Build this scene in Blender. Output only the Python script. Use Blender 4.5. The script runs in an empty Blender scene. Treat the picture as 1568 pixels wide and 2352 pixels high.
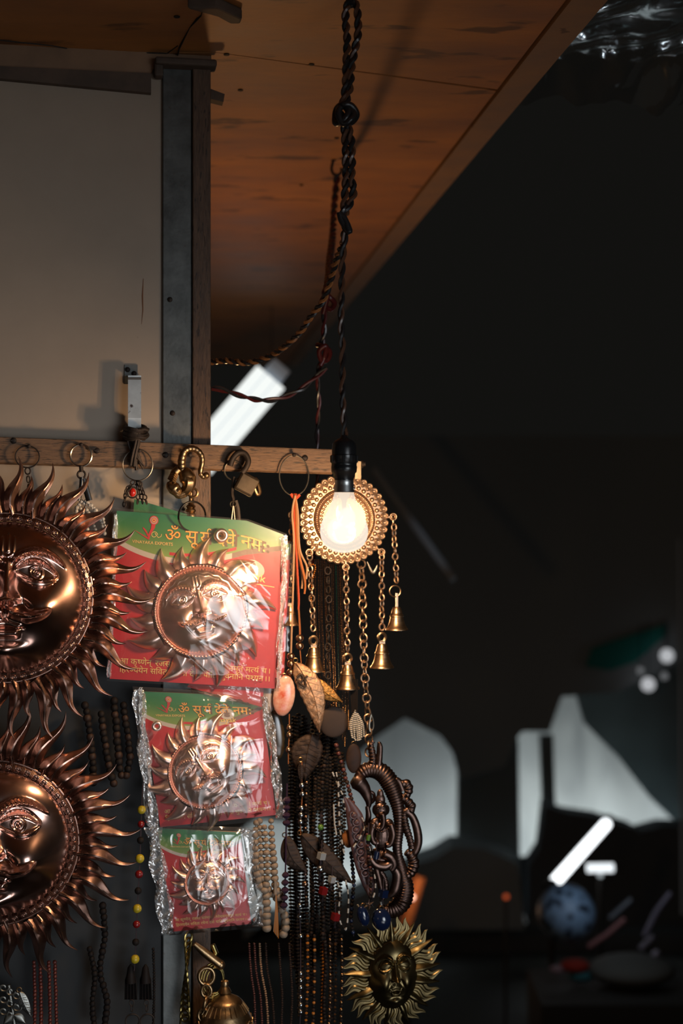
import bpy, math, random
import numpy as np
from mathutils import Vector, Matrix, Euler

# ------------------------------------------------------------------ camera, world, lights, exposure
PI = math.pi
H = 2.70            # lens height above the lane
F = 50 / 36 * 2352  # focal length in photo pixels
SC = bpy.context.scene
COL = SC.collection

def P(px, py, Y):
    """a point Y metres in front of the lens, found from where the photo shows it"""
    return Vector(((px - 784) / F * Y, Y, H + (1176 - py) / F * Y))

cam = bpy.data.cameras.new('camera')
cam.lens = 50; cam.sensor_fit = 'VERTICAL'; cam.sensor_height = 36; cam.sensor_width = 24
cam.dof.use_dof = True; cam.dof.focus_distance = 1.80; cam.dof.aperture_fstop = 3.4
cam.clip_start = 0.05; cam.clip_end = 60
camo = bpy.data.objects.new('camera', cam); COL.objects.link(camo)
camo.location = (0, 0, H); camo.rotation_euler = (PI / 2, 0, 0)
SC.camera = camo

w = bpy.data.worlds.new('night'); SC.world = w; w.use_nodes = True
w.node_tree.nodes['Background'].inputs[0].default_value = (1.0, .97, .86, 1)
w.node_tree.nodes['Background'].inputs[1].default_value = 0.0058

SC.view_settings.view_transform = 'Standard'
SC.view_settings.look = 'None'
SC.view_settings.gamma = 1
SC.view_settings.use_curve_mapping = False
SC.view_settings.exposure = 0.0

def lamp(name, kind, loc, energy, color, size=None, sy=None, target=None, spot=None):
    l = bpy.data.lights.new(name, kind); l.energy = energy; l.color = color
    o = bpy.data.objects.new(name, l); COL.objects.link(o); o.location = loc
    if kind == 'AREA':
        l.shape = 'RECTANGLE'; l.size = size; l.size_y = sy or size
    elif size: l.shadow_soft_size = size
    if target is not None:
        o.rotation_euler = (Vector(target) - Vector(loc)).to_track_quat('-Z', 'Y').to_euler()
    if spot: l.spot_size = spot; l.spot_blend = .8
    return o

BULB_Y = 1.70
FIL = P(790, 1200, BULB_Y)
# dusk daylight in the open lane behind and to the right of the photographer
dl = lamp('lane_daylight', 'AREA', (1.55, -1.05, H - .50), 3.5, (.88, .94, 1.0), 1.9, 1.5, (-.36, 1.8, H - .55)); dl.data.spread = math.radians(36)
# added warm fill for the roof boards, unseen behind the packets
lamp('roof_fill_light', 'POINT', P(520, 1360, 2.75), 6.5, (1.0, .54, .22), .03)
# added low cool fill for the lower half of the sun masks
dl2 = lamp('low_mask_fill_light', 'AREA', (1.15, -1.2, H - 1.75), .8, (.92, .95, 1.0), 1.9, .8, (-.38, 1.8, H - .40)); dl2.data.spread = math.radians(44)
# added warm rim light with no visible source, low on the left
lamp('warm_rim_fill_light', 'AREA', (-1.3, -.7, H - .4), .6, (1.0, .80, .62), .7, .5, (-.2, 1.9, H - .2))
# daylight behind the hanging sheets at the far end
lamp('far_daylight_left', 'AREA', (.25, 9.55, H - 2.5), 7.5, (.84, .93, .95), 1.2, .5, (.25, 9, H - 2.2))
lamp('far_daylight_right', 'AREA', (1.6, 9.6, H - 2.35), 10.5, (.84, .93, .95), 1.4, .5, (1.55, 9, H - 2.0))

# ------------------------------------------------------------------ object helpers
ORIG = {}
def meta(o, label=None, cat=None, group=None, kind=None):
    if label: o['label'] = label
    if cat: o['category'] = cat
    if group: o['group'] = group
    if kind: o['kind'] = kind
    return o

def thing(name, label, cat, loc=(0, 0, 0), rot=(0, 0, 0), group=None, local=False, kind=None):
    o = bpy.data.objects.new(name, None); COL.objects.link(o)
    o.empty_display_size = .02
    o.location = loc; o.rotation_euler = rot
    ORIG[o.name] = Vector((0, 0, 0)) if local else Vector(loc)
    return meta(o, label, cat, group, kind)

class M:
    """collects shapes that become ONE mesh object"""
    def __init__(s): s.v = []; s.f = []; s.m = []; s.n = 0; s.mi = 0
    def add(s, vs, fs):
        b = s.n
        s.v.extend(tuple(p) for p in vs); s.n += len(vs)
        s.f.extend(tuple(i + b for i in f) for f in fs); s.m.extend([s.mi] * len(fs))
        return s
    def box(s, c, d, rz=0, R=None):
        x, y, z = d[0] / 2, d[1] / 2, d[2] / 2
        vs = [Vector((a, b, e)) for a in (-x, x) for b in (-y, y) for e in (-z, z)]
        R = R or Matrix.Rotation(rz, 3, 'Z')
        return s.add([R @ p + Vector(c) for p in vs],
                     [(0, 1, 3, 2), (4, 6, 7, 5), (0, 4, 5, 1), (2, 3, 7, 6), (0, 2, 6, 4), (1, 5, 7, 3)])
    def tube(s, path, r, n=8, closed=False, flat=1.0, up=None):
        path = [Vector(p) for p in path]; k = len(path)
        rs = r if hasattr(r, '__len__') else [r] * k
        vs = []; prev = None
        for i, p in enumerate(path):
            if closed: t = path[(i + 1) % k] - path[i - 1]
            else: t = path[min(i + 1, k - 1)] - path[max(i - 1, 0)]
            if t.length < 1e-9: t = Vector((0, 0, 1))
            t.normalize()
            if prev is None:
                a = Vector(up) if up else (Vector((0, 1, 0)) if abs(t.y) < .9 else Vector((1, 0, 0)))
            else: a = prev
            a = (a - t * a.dot(t)).normalized(); prev = a
            b = t.cross(a)
            for j in range(n):
                q = 2 * PI * j / n
                vs.append(p + a * (math.cos(q) * rs[i] * flat) + b * (math.sin(q) * rs[i]))
        fs = []
        for i in range(k if closed else k - 1):
            for j in range(n):
                a0 = i * n + j; a1 = i * n + (j + 1) % n
                b0 = ((i + 1) % k) * n + j; b1 = ((i + 1) % k) * n + (j + 1) % n
                fs.append((a0, a1, b1, b0))
        if not closed:
            fs.append(tuple(range(n))[::-1]); fs.append(tuple((k - 1) * n + j for j in range(n)))
        return s.add(vs, fs)
    def ball(s, c, r, seg=10, rings=7, sc=(1, 1, 1), R=None):
        c = Vector(c); vs = [Vector((0, 0, 1))]
        for i in range(1, rings):
            a = PI * i / rings
            for j in range(seg):
                b = 2 * PI * j / seg
                vs.append(Vector((math.sin(a) * math.cos(b), math.sin(a) * math.sin(b), math.cos(a))))
        vs.append(Vector((0, 0, -1)))
        out = []
        for p in vs:
            p = Vector((p.x * sc[0], p.y * sc[1], p.z * sc[2])) * r
            out.append((R @ p if R else p) + c)
        fs = [(0, 1 + j, 1 + (j + 1) % seg) for j in range(seg)]
        for i in range(rings - 2):
            for j in range(seg):
                a = 1 + i * seg + j; b = 1 + i * seg + (j + 1) % seg
                fs.append((a, a + seg, b + seg, b))
        L = len(vs) - 1
        fs += [(L, L - seg + (j + 1) % seg, L - seg + j) for j in range(seg)]
        return s.add(out, fs)
    def lathe(s, prof, c=(0, 0, 0), n=24, R=None):
        """profile of (radius, height) turned round the z axis"""
        c = Vector(c); vs = []; k = len(prof)
        for r, z in prof:
            for j in range(n):
                q = 2 * PI * j / n
                p = Vector((r * math.cos(q), r * math.sin(q), z))
                vs.append((R @ p if R else p) + c)
        fs = [(i * n + j, i * n + (j + 1) % n, (i + 1) * n + (j + 1) % n, (i + 1) * n + j)
              for i in range(k - 1) for j in range(n)]
        if prof[0][0] > 1e-6: fs.append(tuple(range(n))[::-1])
        if prof[-1][0] > 1e-6: fs.append(tuple((k - 1) * n + j for j in range(n)))
        return s.add(vs, fs)
    def ring(s, c, R, r, n=28, m=8, nrm=(0, 1, 0), sx=1, sz=1, a0=0, a1=2 * PI):
        nrm = Vector(nrm).normalized()
        u = Vector((0, 0, 1)); u = (u - nrm * u.dot(nrm))
        u = u.normalized() if u.length > 1e-4 else Vector((1, 0, 0))
        w_ = nrm.cross(u); full = a1 - a0 > 2 * PI - 1e-3
        cnt = n if full else n + 1
        pts = [Vector(c) + (w_ * math.cos(a0 + (a1 - a0) * i / n) * sx + u * math.sin(a0 + (a1 - a0) * i / n) * sz) * R for i in range(cnt)]
        return s.tube(pts, r, m, closed=full, up=nrm)
    def slab(s, pts, back, off=0):
        """closed outline of world points, given thickness along vector back"""
        pts = [Vector(p) for p in pts]; back = Vector(back); k = len(pts)
        vs = pts + [p + back for p in pts]
        fs = [tuple(range(k)), tuple(range(2 * k - 1, k - 1, -1))]
        fs += [(i, i + k, (i + 1) % k + k, (i + 1) % k) for i in range(k)]
        return s.add(vs, fs)
    def grid(s, fn, nu, nv):
        vs = [fn(i / nu, j / nv) for j in range(nv + 1) for i in range(nu + 1)]
        fs = [(j * (nu + 1) + i, j * (nu + 1) + i + 1, (j + 1) * (nu + 1) + i + 1, (j + 1) * (nu + 1) + i)
              for j in range(nv) for i in range(nu)]
        return s.add(vs, fs)
    def build(s, name, mat, parent=None, smooth=True, label=None, cat=None, group=None, kind=None, loc=None, bevel=0):
        me = bpy.data.meshes.new(name)
        if parent is not None: off = ORIG[parent.name]
        elif loc is not None: off = Vector(loc)
        else:
            a = np.array(s.v); off = Vector(((a[:, 0].min() + a[:, 0].max()) / 2, (a[:, 1].min() + a[:, 1].max()) / 2, a[:, 2].min()))
        vv = (np.array(s.v, dtype=float) - np.array(off)).tolist()
        me.from_pydata(vv, [], s.f)
        mats = mat if isinstance(mat, (list, tuple)) else [mat]
        for m_ in mats: me.materials.append(m_)
        if len(mats) > 1: me.polygons.foreach_set('material_index', s.m)
        if smooth:
            me.polygons.foreach_set('use_smooth', [True] * len(me.polygons))
            try: me.set_sharp_from_angle(angle=math.radians(48))
            except Exception: pass
        me.update()
        o = bpy.data.objects.new(name, me); COL.objects.link(o)
        if parent is not None: o.parent = parent; ORIG[o.name] = off
        else: o.location = off; ORIG[o.name] = off
        if bevel:
            b = o.modifiers.new('bevel', 'BEVEL'); b.width = bevel; b.segments = 2; b.limit_method = 'ANGLE'
        return meta(o, label, cat, group, kind)

def smoothpath(pts, k=6):
    """Catmull-Rom through the points"""
    pts = [Vector(p) for p in pts]; out = []
    for i in range(len(pts) - 1):
        p0 = pts[max(i - 1, 0)]; p1 = pts[i]; p2 = pts[i + 1]; p3 = pts[min(i + 2, len(pts) - 1)]
        for j in range(k):
            t = j / k
            out.append(.5 * ((2 * p1) + (p2 - p0) * t + (2 * p0 - 5 * p1 + 4 * p2 - p3) * t * t + (3 * p1 - p0 - 3 * p2 + p3) * t ** 3))
    out.append(pts[-1]); return out

def resample(path, step):
    path = [Vector(p) for p in path]; out = [path[0].copy()]; need = step; 
    for a, b in zip(path, path[1:]):
        L = (b - a).length; d = 0
        while L - d >= need and L > 0:
            d += need; out.append(a + (b - a) * (d / L)); need = step
        need -= (L - d)
    return out

def twist(m, path, r, pitch, n=6, two=True, swap=False):
    """a twisted pair of wires; returns nothing, the second strand takes material index 1"""
    pts = resample(path, pitch / 10)
    for k in range(2 if two else 1):
        q = []; prev = Vector((0, 1, 0))
        for i, p in enumerate(pts):
            t = (pts[min(i + 1, len(pts) - 1)] - pts[max(i - 1, 0)]).normalized()
            a = (prev - t * prev.dot(t)).normalized(); prev = a; b = t.cross(a)
            g = 2 * PI * i / 10 + PI * k
            q.append(p + a * math.cos(g) * r + b * math.sin(g) * r)
        m.mi = k; m.tube(q, r * 1.02, n)
    m.mi = 0

def chain(m, path, pitch, R, r, tw=1.15, n=14, k=6, start=0.0, elong=1.25):
    """linked metal rings along a path"""
    pts = resample(path, pitch)
    for i in range(len(pts) - 1):
        c = (pts[i] + pts[i + 1]) / 2; t = (pts[i + 1] - pts[i]).normalized()
        a = Vector((math.cos(start + i * tw), math.sin(start + i * tw), 0)); a = (a - t * a.dot(t)).normalized()
        loop = [c + t * (math.cos(2 * PI * j / n) * R * elong) + a * (math.sin(2 * PI * j / n) * R) for j in range(n)]
        m.tube(loop, r, k, closed=True, up=t.cross(a))

def dupe(o, parent, name=None):
    c = o.copy(); COL.objects.link(c); c.parent = parent
    ORIG[c.name] = ORIG.get(o.name, Vector((0, 0, 0))); return c

def dup_tree(root, loc=None, rot=None, label=None, group=None, scale=None):
    r = root.copy(); COL.objects.link(r); ORIG[r.name] = Vector((0, 0, 0))
    if loc is not None: r.location = loc
    if rot is not None: r.rotation_euler = rot
    if scale: r.scale = (scale,) * 3
    if label: r['label'] = label
    if group: r['group'] = group
    for ch in list(root.children):
        c = dupe(ch, r)
        for g in list(ch.children): dupe(g, c)
    return r

# ------------------------------------------------------------------ materials
MATS = {}
def pm(name, col, rough=.5, metal=0.0, var=0.0, vs=20.0, bump=0.0, bs=60.0, spots=None, stretch=None, spec=None, coat=0, col2=None, sub=0, trans=0):
    if name in MATS: return MATS[name]
    m = bpy.data.materials.new(name); m.use_nodes = True; nt = m.node_tree; N = nt.nodes; L = nt.links
    b = N['Principled BSDF']
    b.inputs['Base Color'].default_value = (*col, 1); b.inputs['Roughness'].default_value = rough; b.inputs['Metallic'].default_value = metal
    if spec is not None: b.inputs['Specular IOR Level'].default_value = spec
    if coat: b.inputs['Coat Weight'].default_value = coat
    if sub: b.inputs['Subsurface Weight'].default_value = sub; b.inputs['Subsurface Scale'].default_value = .01
    if trans: b.inputs['Transmission Weight'].default_value = trans
    tc = N.new('ShaderNodeTexCoord'); src = tc.outputs['Object']
    if stretch:
        mp = N.new('ShaderNodeMapping'); mp.inputs['Scale'].default_value = stretch
        L.new(src, mp.inputs['Vector']); src = mp.outputs['Vector']
    last = None
    if var or col2:
        nz = N.new('ShaderNodeTexNoise'); nz.inputs['Scale'].default_value = vs; nz.inputs['Detail'].default_value = 6; nz.inputs['Roughness'].default_value = .65
        L.new(src, nz.inputs['Vector'])
        cr = N.new('ShaderNodeValToRGB'); cr.color_ramp.elements[0].position = .3; cr.color_ramp.elements[1].position = .7
        c2 = col2 or tuple(c * (1 - var) for c in col)
        cr.color_ramp.elements[0].color = (*c2, 1); cr.color_ramp.elements[1].color = (*tuple(min(1, c * (1 + var * .5)) for c in col), 1)
        L.new(nz.outputs['Fac'], cr.inputs['Fac']); last = cr.outputs['Color']
        rr = N.new('ShaderNodeMapRange'); rr.inputs['To Min'].default_value = max(.03, rough * .75); rr.inputs['To Max'].default_value = min(1, rough * 1.3)
        L.new(nz.outputs['Fac'], rr.inputs['Value']); L.new(rr.outputs['Result'], b.inputs['Roughness'])
    if spots:
        sc, thr, scol = spots
        n2 = N.new('ShaderNodeTexNoise'); n2.inputs['Scale'].default_value = sc; n2.inputs['Detail'].default_value = 4
        L.new(src, n2.inputs['Vector'])
        c2_ = N.new('ShaderNodeValToRGB'); c2_.color_ramp.elements[0].position = thr; c2_.color_ramp.elements[1].position = thr + .05
        L.new(n2.outputs['Fac'], c2_.inputs['Fac'])
        mx = N.new('ShaderNodeMixRGB'); mx.inputs[2].default_value = (*scol, 1)
        L.new(c2_.outputs['Color'], mx.inputs[0])
        if last: L.new(last, mx.inputs[1])
        else: mx.inputs[1].default_value = (*col, 1)
        last = mx.outputs[0]
    if last: L.new(last, b.inputs['Base Color'])
    if bump:
        nb = N.new('ShaderNodeTexNoise'); nb.inputs['Scale'].default_value = bs; nb.inputs['Detail'].default_value = 5
        L.new(src, nb.inputs['Vector'])
        bp = N.new('ShaderNodeBump'); bp.inputs['Strength'].default_value = bump; bp.inputs['Distance'].default_value = .002
        L.new(nb.outputs['Fac'], bp.inputs['Height']); L.new(bp.outputs['Normal'], b.inputs['Normal'])
    MATS[name] = m; return m

def emit(name, col, s):
    if name in MATS: return MATS[name]
    m = bpy.data.materials.new(name); m.use_nodes = True; nt = m.node_tree
    for n in list(nt.nodes): nt.nodes.remove(n)
    e = nt.nodes.new('ShaderNodeEmission'); e.inputs[0].default_value = (*col, 1); e.inputs[1].default_value = s
    o = nt.nodes.new('ShaderNodeOutputMaterial'); nt.links.new(e.outputs[0], o.inputs[0]); MATS[name] = m; return m

def film(name, tint=(1, 1, 1), gloss=.16, haze=.05, rough=.12, gmax=.8):
    """thin clear plastic film: see-through with a sheen and a little milkiness"""
    m = bpy.data.materials.new(name); m.use_nodes = True; nt = m.node_tree; N = nt.nodes; L = nt.links
    for n in list(N): N.remove(n)
    t = N.new('ShaderNodeBsdfTransparent'); t.inputs[0].default_value = (.97, .97, .97, 1)
    g = N.new('ShaderNodeBsdfGlossy'); g.inputs[0].default_value = (*tint, 1); g.inputs['Roughness'].default_value = rough
    d = N.new('ShaderNodeBsdfDiffuse'); d.inputs[0].default_value = (.9, .93, .95, 1)
    lw = N.new('ShaderNodeLayerWeight'); lw.inputs[0].default_value = .35
    mr = N.new('ShaderNodeMapRange'); mr.inputs['To Min'].default_value = gloss; mr.inputs['To Max'].default_value = gmax
    L.new(lw.outputs['Fresnel'], mr.inputs['Value'])
    m1 = N.new('ShaderNodeMixShader'); m1.inputs[0].default_value = haze; L.new(t.outputs[0], m1.inputs[1]); L.new(d.outputs[0], m1.inputs[2])
    m2 = N.new('ShaderNodeMixShader'); L.new(mr.outputs[0], m2.inputs[0]); L.new(m1.outputs[0], m2.inputs[1]); L.new(g.outputs[0], m2.inputs[2])
    o = N.new('ShaderNodeOutputMaterial'); L.new(m2.outputs[0], o.inputs[0]); return m

COPPER = pm('polished_copper', (.60, .37, .30), .20, 1, var=.12, vs=30)
COPPER_D = pm('antiqued_copper', (.42, .25, .195), .29, 1, var=.3, vs=40, bump=.05, bs=120)
ROSE = pm('rose_copper', (.86, .62, .54), .33, 1, var=.06, vs=60)
ROSE_D = pm('rose_copper_rim', (.74, .36, .25), .24, 1)
BRASS = pm('aged_brass', (.38, .25, .13), .34, 1, var=.35, vs=70, bump=.1, bs=300)
GOLD = pm('antique_gold', (.50, .335, .22), .42, 1, var=.3, vs=220, bump=.2, bs=500)
BRASS_S = pm('brass_sun_metal', (.17, .128, .06), .34, 1, var=.35, vs=45)
BRONZE = pm('dark_bronze', (.13, .08, .065), .36, 1, var=.4, vs=60, bump=.1, bs=200)
IRON = pm('rusty_iron', (.035, .025, .02), .6, .5, var=.5, vs=80, bump=.3, bs=200)
STEEL = pm('dull_steel_wire', (.30, .27, .22), .38, 1, var=.3, vs=50)
BLACKP = pm('black_bakelite', (.012, .012, .013), .28, 0)
# ------------------------------------------------------------------ the stall: wall, post, rail, roof
def WY(x): return 1.96 + .176 * x            # the wall recedes to the right
YAW = math.atan(.176)
def W(px, py, d=0.0):
    """point on the wall plane, d metres in front of it"""
    t = (px - 784) / F
    Y = (1.96 - d) / (1 - .176 * t)
    return P(px, py, Y)
WN = Vector((.176, -1, 0)).normalized()      # out of the wall, towards the lane
CZ = H + .616                                # underside of the roof boards

PANEL = pm('offwhite_laminate', (.335, .265, .20), .45, 0, var=.10, vs=6, spots=(55, .74, (.22, .17, .13)), bump=.03, bs=40)
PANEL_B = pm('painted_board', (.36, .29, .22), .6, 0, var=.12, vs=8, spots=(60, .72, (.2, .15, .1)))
GREYM = pm('galvanised_strip', (.12, .125, .12), .42, .7, var=.35, vs=30, spots=(80, .68, (.10, .08, .07)), bump=.1, bs=200)
def wood_mat(name, c1, c2, stretch, spots, rough=.6):
    return pm(name, c1, rough, 0, col2=c2, var=.1, vs=22, bump=.5, bs=60, stretch=stretch, spots=spots)
RAILW = wood_mat('worn_rail_wood', (.20, .115, .062), (.095, .052, .028), (2, 4, 16), (34, .58, (.05, .032, .02)))
POSTW = wood_mat('weathered_post_wood', (.13, .075, .045), (.055, .03, .018), (12, 12, 2), (30, .60, (.03, .018, .012)))
PLY = pm('old_plywood', (.46, .19, .05), .55, 0, col2=(.26, .10, .028), var=.1, vs=3.2, spots=(7, .60, (.15, .06, .02)), bump=.15, bs=60, stretch=(1, 2.6, 1))
PLYT = pm('roof_edge_lath', (.27, .15, .075), .55, 0, var=.25, vs=14, spots=(38, .64, (.12, .06, .03)))
SOOT = pm('sooty_wood', (.09, .06, .042), .75, 0, var=.5, vs=16, bump=.3, bs=80)
DARK = pm('dark_void', (.02, .018, .016), .9)

# wall boards
m = M(); a, b = W(-700, 1003), W(373, 1003)
m.slab([(a.x, a.y, 0), (b.x, b.y, 0), (b.x, b.y, H + .09), (a.x, a.y, H + .09)], -WN * .02)
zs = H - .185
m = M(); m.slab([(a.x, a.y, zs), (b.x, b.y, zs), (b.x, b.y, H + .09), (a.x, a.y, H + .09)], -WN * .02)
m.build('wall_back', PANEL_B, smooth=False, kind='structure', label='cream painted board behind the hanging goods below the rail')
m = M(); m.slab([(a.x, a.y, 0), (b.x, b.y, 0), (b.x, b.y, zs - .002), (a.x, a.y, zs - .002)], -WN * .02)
m.build('wall_front', pm('shade_coloured_lower_wall', (.011, .011, .011), .7, 0, var=.4, vs=8), smooth=False, kind='structure', label='lower wall board coloured near-black for the shade behind the hanging beads')  # shade of the hanging goods put into the wall colour
d1 = thing('door_1', 'off-white laminate shutter panel above the rail', 'door', (b.x - .3, b.y, H + .08), kind='structure')
m = M(); m.slab([(a.x, a.y, H + .075), (b.x, b.y, H + .075), (b.x, b.y, CZ), (a.x, a.y, CZ)], -WN * .018)
m.build('panel', PANEL, d1, smooth=False)
# strap handle
def wbox(mm, x0, x1, y0, y1, d0, d1_):
    """box lying on the wall between pixel edges, from depth d0 to d1_ in front of the wall"""
    q = [W(x0, y0, d1_), W(x1, y0, d1_), W(x1, y1, d1_), W(x0, y1, d1_)]
    mm.slab(q, -WN * (d1_ - d0)); return mm
hd = M(); wbox(hd, 286, 316, 838, 882, 0, .003)
o_ = W(301, 870, 0)
hd2 = M(); prof = [(866, .003), (866, .026), (872, .032), (960, .034), (1010, .030), (1012, .003)]
for (ya, da), (yb, db) in zip(prof, prof[1:]):
    p0, p1, p2, p3 = W(294, ya, da), W(324, ya, da), W(324, yb, db), W(294, yb, db)
    nn = (p1 - p0).cross(p3 - p0).normalized() * .002
    hd2.slab([p0, p1, p2, p3], -nn if nn.dot(WN) > 0 or ya == yb else nn)
ALU = pm('scratched_aluminium', (.50, .52, .52), .36, .75, var=.15, vs=60, spots=(75, .62, (.07, .05, .045)))
hp = hd.build('handle_plate', GREYM, d1, smooth=False)
hd2.build('door_handle', ALU, d1, smooth=False)
sc_ = M()
for sx, sy in ((293, 849), (308, 858)): sc_.ball(W(sx, sy, .004), .0035, 10, 6)
sc_.build('screw', IRON, hp)

st_ = M(); st_.tube([W(329, 640, .0004), W(327, 680, .0004), W(328, 712, .0004), W(325, 745, .0004)], [.0004, .0011, .0008, .0002], 6, flat=.25); st_.build('rust_streak', pm('rust_streak', (.16, .06, .02), .7), d1)
# metal strip and post
m = M(); q = [W(373, 0), W(441, 0)]
def strip(x0, x1, top, bot, d0, d1_, curve=0):
    mm = M(); p = [W(x0, top, d1_), W(x1, top, d1_)]
    z0 = 0 if bot is None else W(x0, bot, d1_).z
    zt = p[0].z
    mm.slab([(p[0].x, p[0].y, zt), (p[1].x, p[1].y, zt), (p[1].x, p[1].y, z0), (p[0].x, p[0].y, z0)], -WN * (d1_ - d0)); return mm
mm = strip(373, 441, 142, None, -.02, .006); mm.build('trim_1', GREYM, smooth=False, kind='structure', bevel=.0015, label='grey metal strip beside the off-white panel')
mm = strip(442, 484, 146, None, -.05, .012); mm.build('trim_2', POSTW, smooth=False, kind='structure', bevel=.002, label='weathered wooden post right of the metal strip')
for sx, sy, lb in ((390, 688, 'upper dark screw in the grey metal strip'), (396, 949, 'lower dark screw in the grey metal strip, just above the rail')):
    s_ = M(); s_.ball(W(sx, sy, .007), .0036, 10, 6, (1, .5, 1)); s_.build('strip_screw', IRON, label=lb, cat='screw')
mm = M(); mm.slab([W(484, 204, .0), W(516, 216, .0), W(513, 234, .0), W(484, 227, .0)], -WN * .02)
mm.build('wooden_peg', SOOT, smooth=False, label='short dark peg sticking out right of the post top', cat='peg')
mm = M(); mm.slab([W(-500, 128, .012), W(347, 168, .012), W(347, 213, .012), W(-500, 132, .012)], -WN * .012)
mm.build('trim_4', SOOT, smooth=False, kind='structure', label='sooty batten along the top of the panel')
# filler board between the batten and the roof
mm = M(); mm.slab([W(-500, 30, .008), W(485, 60, .008), W(485, 146, .008), W(360, 146, .008), W(345, 170, .008), W(-500, 150, .008)], -WN * .006)
mm.build('trim_5', pm('brown_filler_board', (.24, .14, .08), .7, 0, var=.3, vs=9), smooth=False, kind='structure', label='brown board closing the gap under the roof')
# dark cap on the head of the post
mm = M(); mm.box(W(426, 148, .014), (.082, .03, .010), YAW); mm.box(W(364, 160, .012), (.012, .02, .022), YAW)
mm.build('post_cap', SOOT, smooth=False, bevel=.003, label='dark block capping the head of the post under the roof', cat='wood block')

# rail
rail = M()
p = [W(-600, 981, .034), W(763, 1032, .034), W(763, 1085, .034), W(-600, 1044, .034)]
lo = [W(-600, 1048, .028), W(763, 1090, .028)]
bk = [W(-600, 1048, .004), W(763, 1090, .004), W(763, 1032, .004), W(-600, 981, .004)]
rail.add([p[0], p[1], p[2], p[3], lo[0], lo[1], bk[0], bk[1], bk[2], bk[3]],
         [(0, 3, 2, 1), (3, 4, 5, 2), (4, 6, 7, 5), (6, 9, 8, 7), (9, 0, 1, 8), (1, 2, 5, 7, 8), (0, 9, 6, 4, 3)])
rail_o = rail.build('wooden_rail', RAILW, smooth=False, label='long worn wooden rail across the wall with hooks and rings', cat='rail', bevel=.0012)
for i, (sx, sy) in enumerate(((222, 1035), (380, 1045), (31, 1012), (700, 1052))):
    mm = M(); c = W(sx, sy, .035); mm.ball(c, .0042, 12, 6, (1, .5, 1)); mm.box(c - Vector((0, .0022, 0)), (.006, .0006, .0012), YAW)
    if i == 0:
        mm.box(c + Vector((-.006, 0, .003)), (.012, .004, .004), YAW)
    mm.build('screw', IRON, rail_o)

# roof boards
def xr(Y, k=0): return .270 + k - .119 * (Y - 1.711)
ce = M()
def flat(mm, pts, z, th): mm.slab([(x, y, z) for x, y in pts], (0, 0, th))
sA, sB = (-.166, 1.906), (.228, 2.070)
flat(ce, [(-1.6, -.25), (xr(-.25), -.25), (xr(2.073), 2.073), sA, (-1.6, 1.875)], CZ, .012)
flat(ce, [(-.166, 1.9085), (xr(2.082), 2.082), (xr(5.9), 5.9), (-1.6, 5.9), (-1.6, 1.8785)], CZ, .012)
ce.build('ceiling', PLY, smooth=False, kind='structure', label='orange-brown plywood roof boards over the stall')
mm = M(); flat(mm, [(-1.6, -.25), (xr(-.25, .05), -.25), (xr(5.9, .05), 5.9), (-1.6, 5.9)], CZ + .0125, .02)
mm.build('ceiling.001', DARK, smooth=False, kind='structure', label='dark boards above the roof ply')
mm = M()
mm.slab([(xr(-.25, .0035), -.25, CZ - .004), (xr(-.25, .047), -.25, CZ - .004), (xr(5.95, .047), 5.95, CZ - .004), (xr(5.95, .0035), 5.95, CZ - .004)], (0, 0, .016))
mm.build('trim_3', PLYT, smooth=False, kind='structure', label='pale lath along the outer edge of the roof')
# crack in the boards and nail heads
mm = M()
ck = [P(x, y, .616 * F / (1176 - y)) + Vector((0, 0, -.0006)) for x, y in ((470, 5), (462, 34), (452, 42), (436, 62), (420, 92), (412, 108), (405, 140))]
mm.tube(ck, [.001, .0014, .003, .001, .0028, .003, .001], 6, flat=.3)
ck = [P(x, y, .616 * F / (1176 - y)) + Vector((0, 0, -.0006)) for x, y in ((0, 91), (120, 104), (185, 116), (300, 120), (385, 121), (408, 104))]
mm.tube(ck, .0009, 6, flat=.4)
mm.build('trim_6', DARK, kind='structure', label='dark crack running through the roof boards')
for i, (x, y) in enumerate(((715, 147), (520, 124), (773, 316), (692, 424), (406, 37), (552, 206))):
    mm = M(); mm.ball(P(x, y, .616 * F / (1176 - y)) + Vector((0, 0, -.001)), .0042, 10, 5, (1, 1, .35))
    mm.build('roof_nail', IRON, label=['nail head beside the long roof seam', 'nail head at the left end of the roof seam', 'nail head just left of the upper cord knot',
        'nail head low on the orange roof board', 'nail head by the crack near the top of the photo', 'nail head above the wooden peg'][i], cat='nail')
# cleat at the top edge
mm = M(); q = [P(x, y, .616 * F / (1176 - y)) for x, y in ((428, -6), (500, -8), (556, 18), (552, 30), (528, 30), (500, 14))]
mm.slab([(v.x, v.y, CZ - .014) for v in q], (0, 0, .014)); mm.build('roof_cleat', SOOT, smooth=False, bevel=.003, label='dark lump of wood nailed to the roof at the top edge of the photo', cat='wood block')
# ground
mm = M(); mm.box((0, 6, -.03), (14, 16, .06)); mm.build('floor', pm('lane_paving', (.05, .048, .044), .8, 0, var=.4, vs=3, bump=.3, bs=12), smooth=False, kind='structure', label='dark lane paving')

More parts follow.
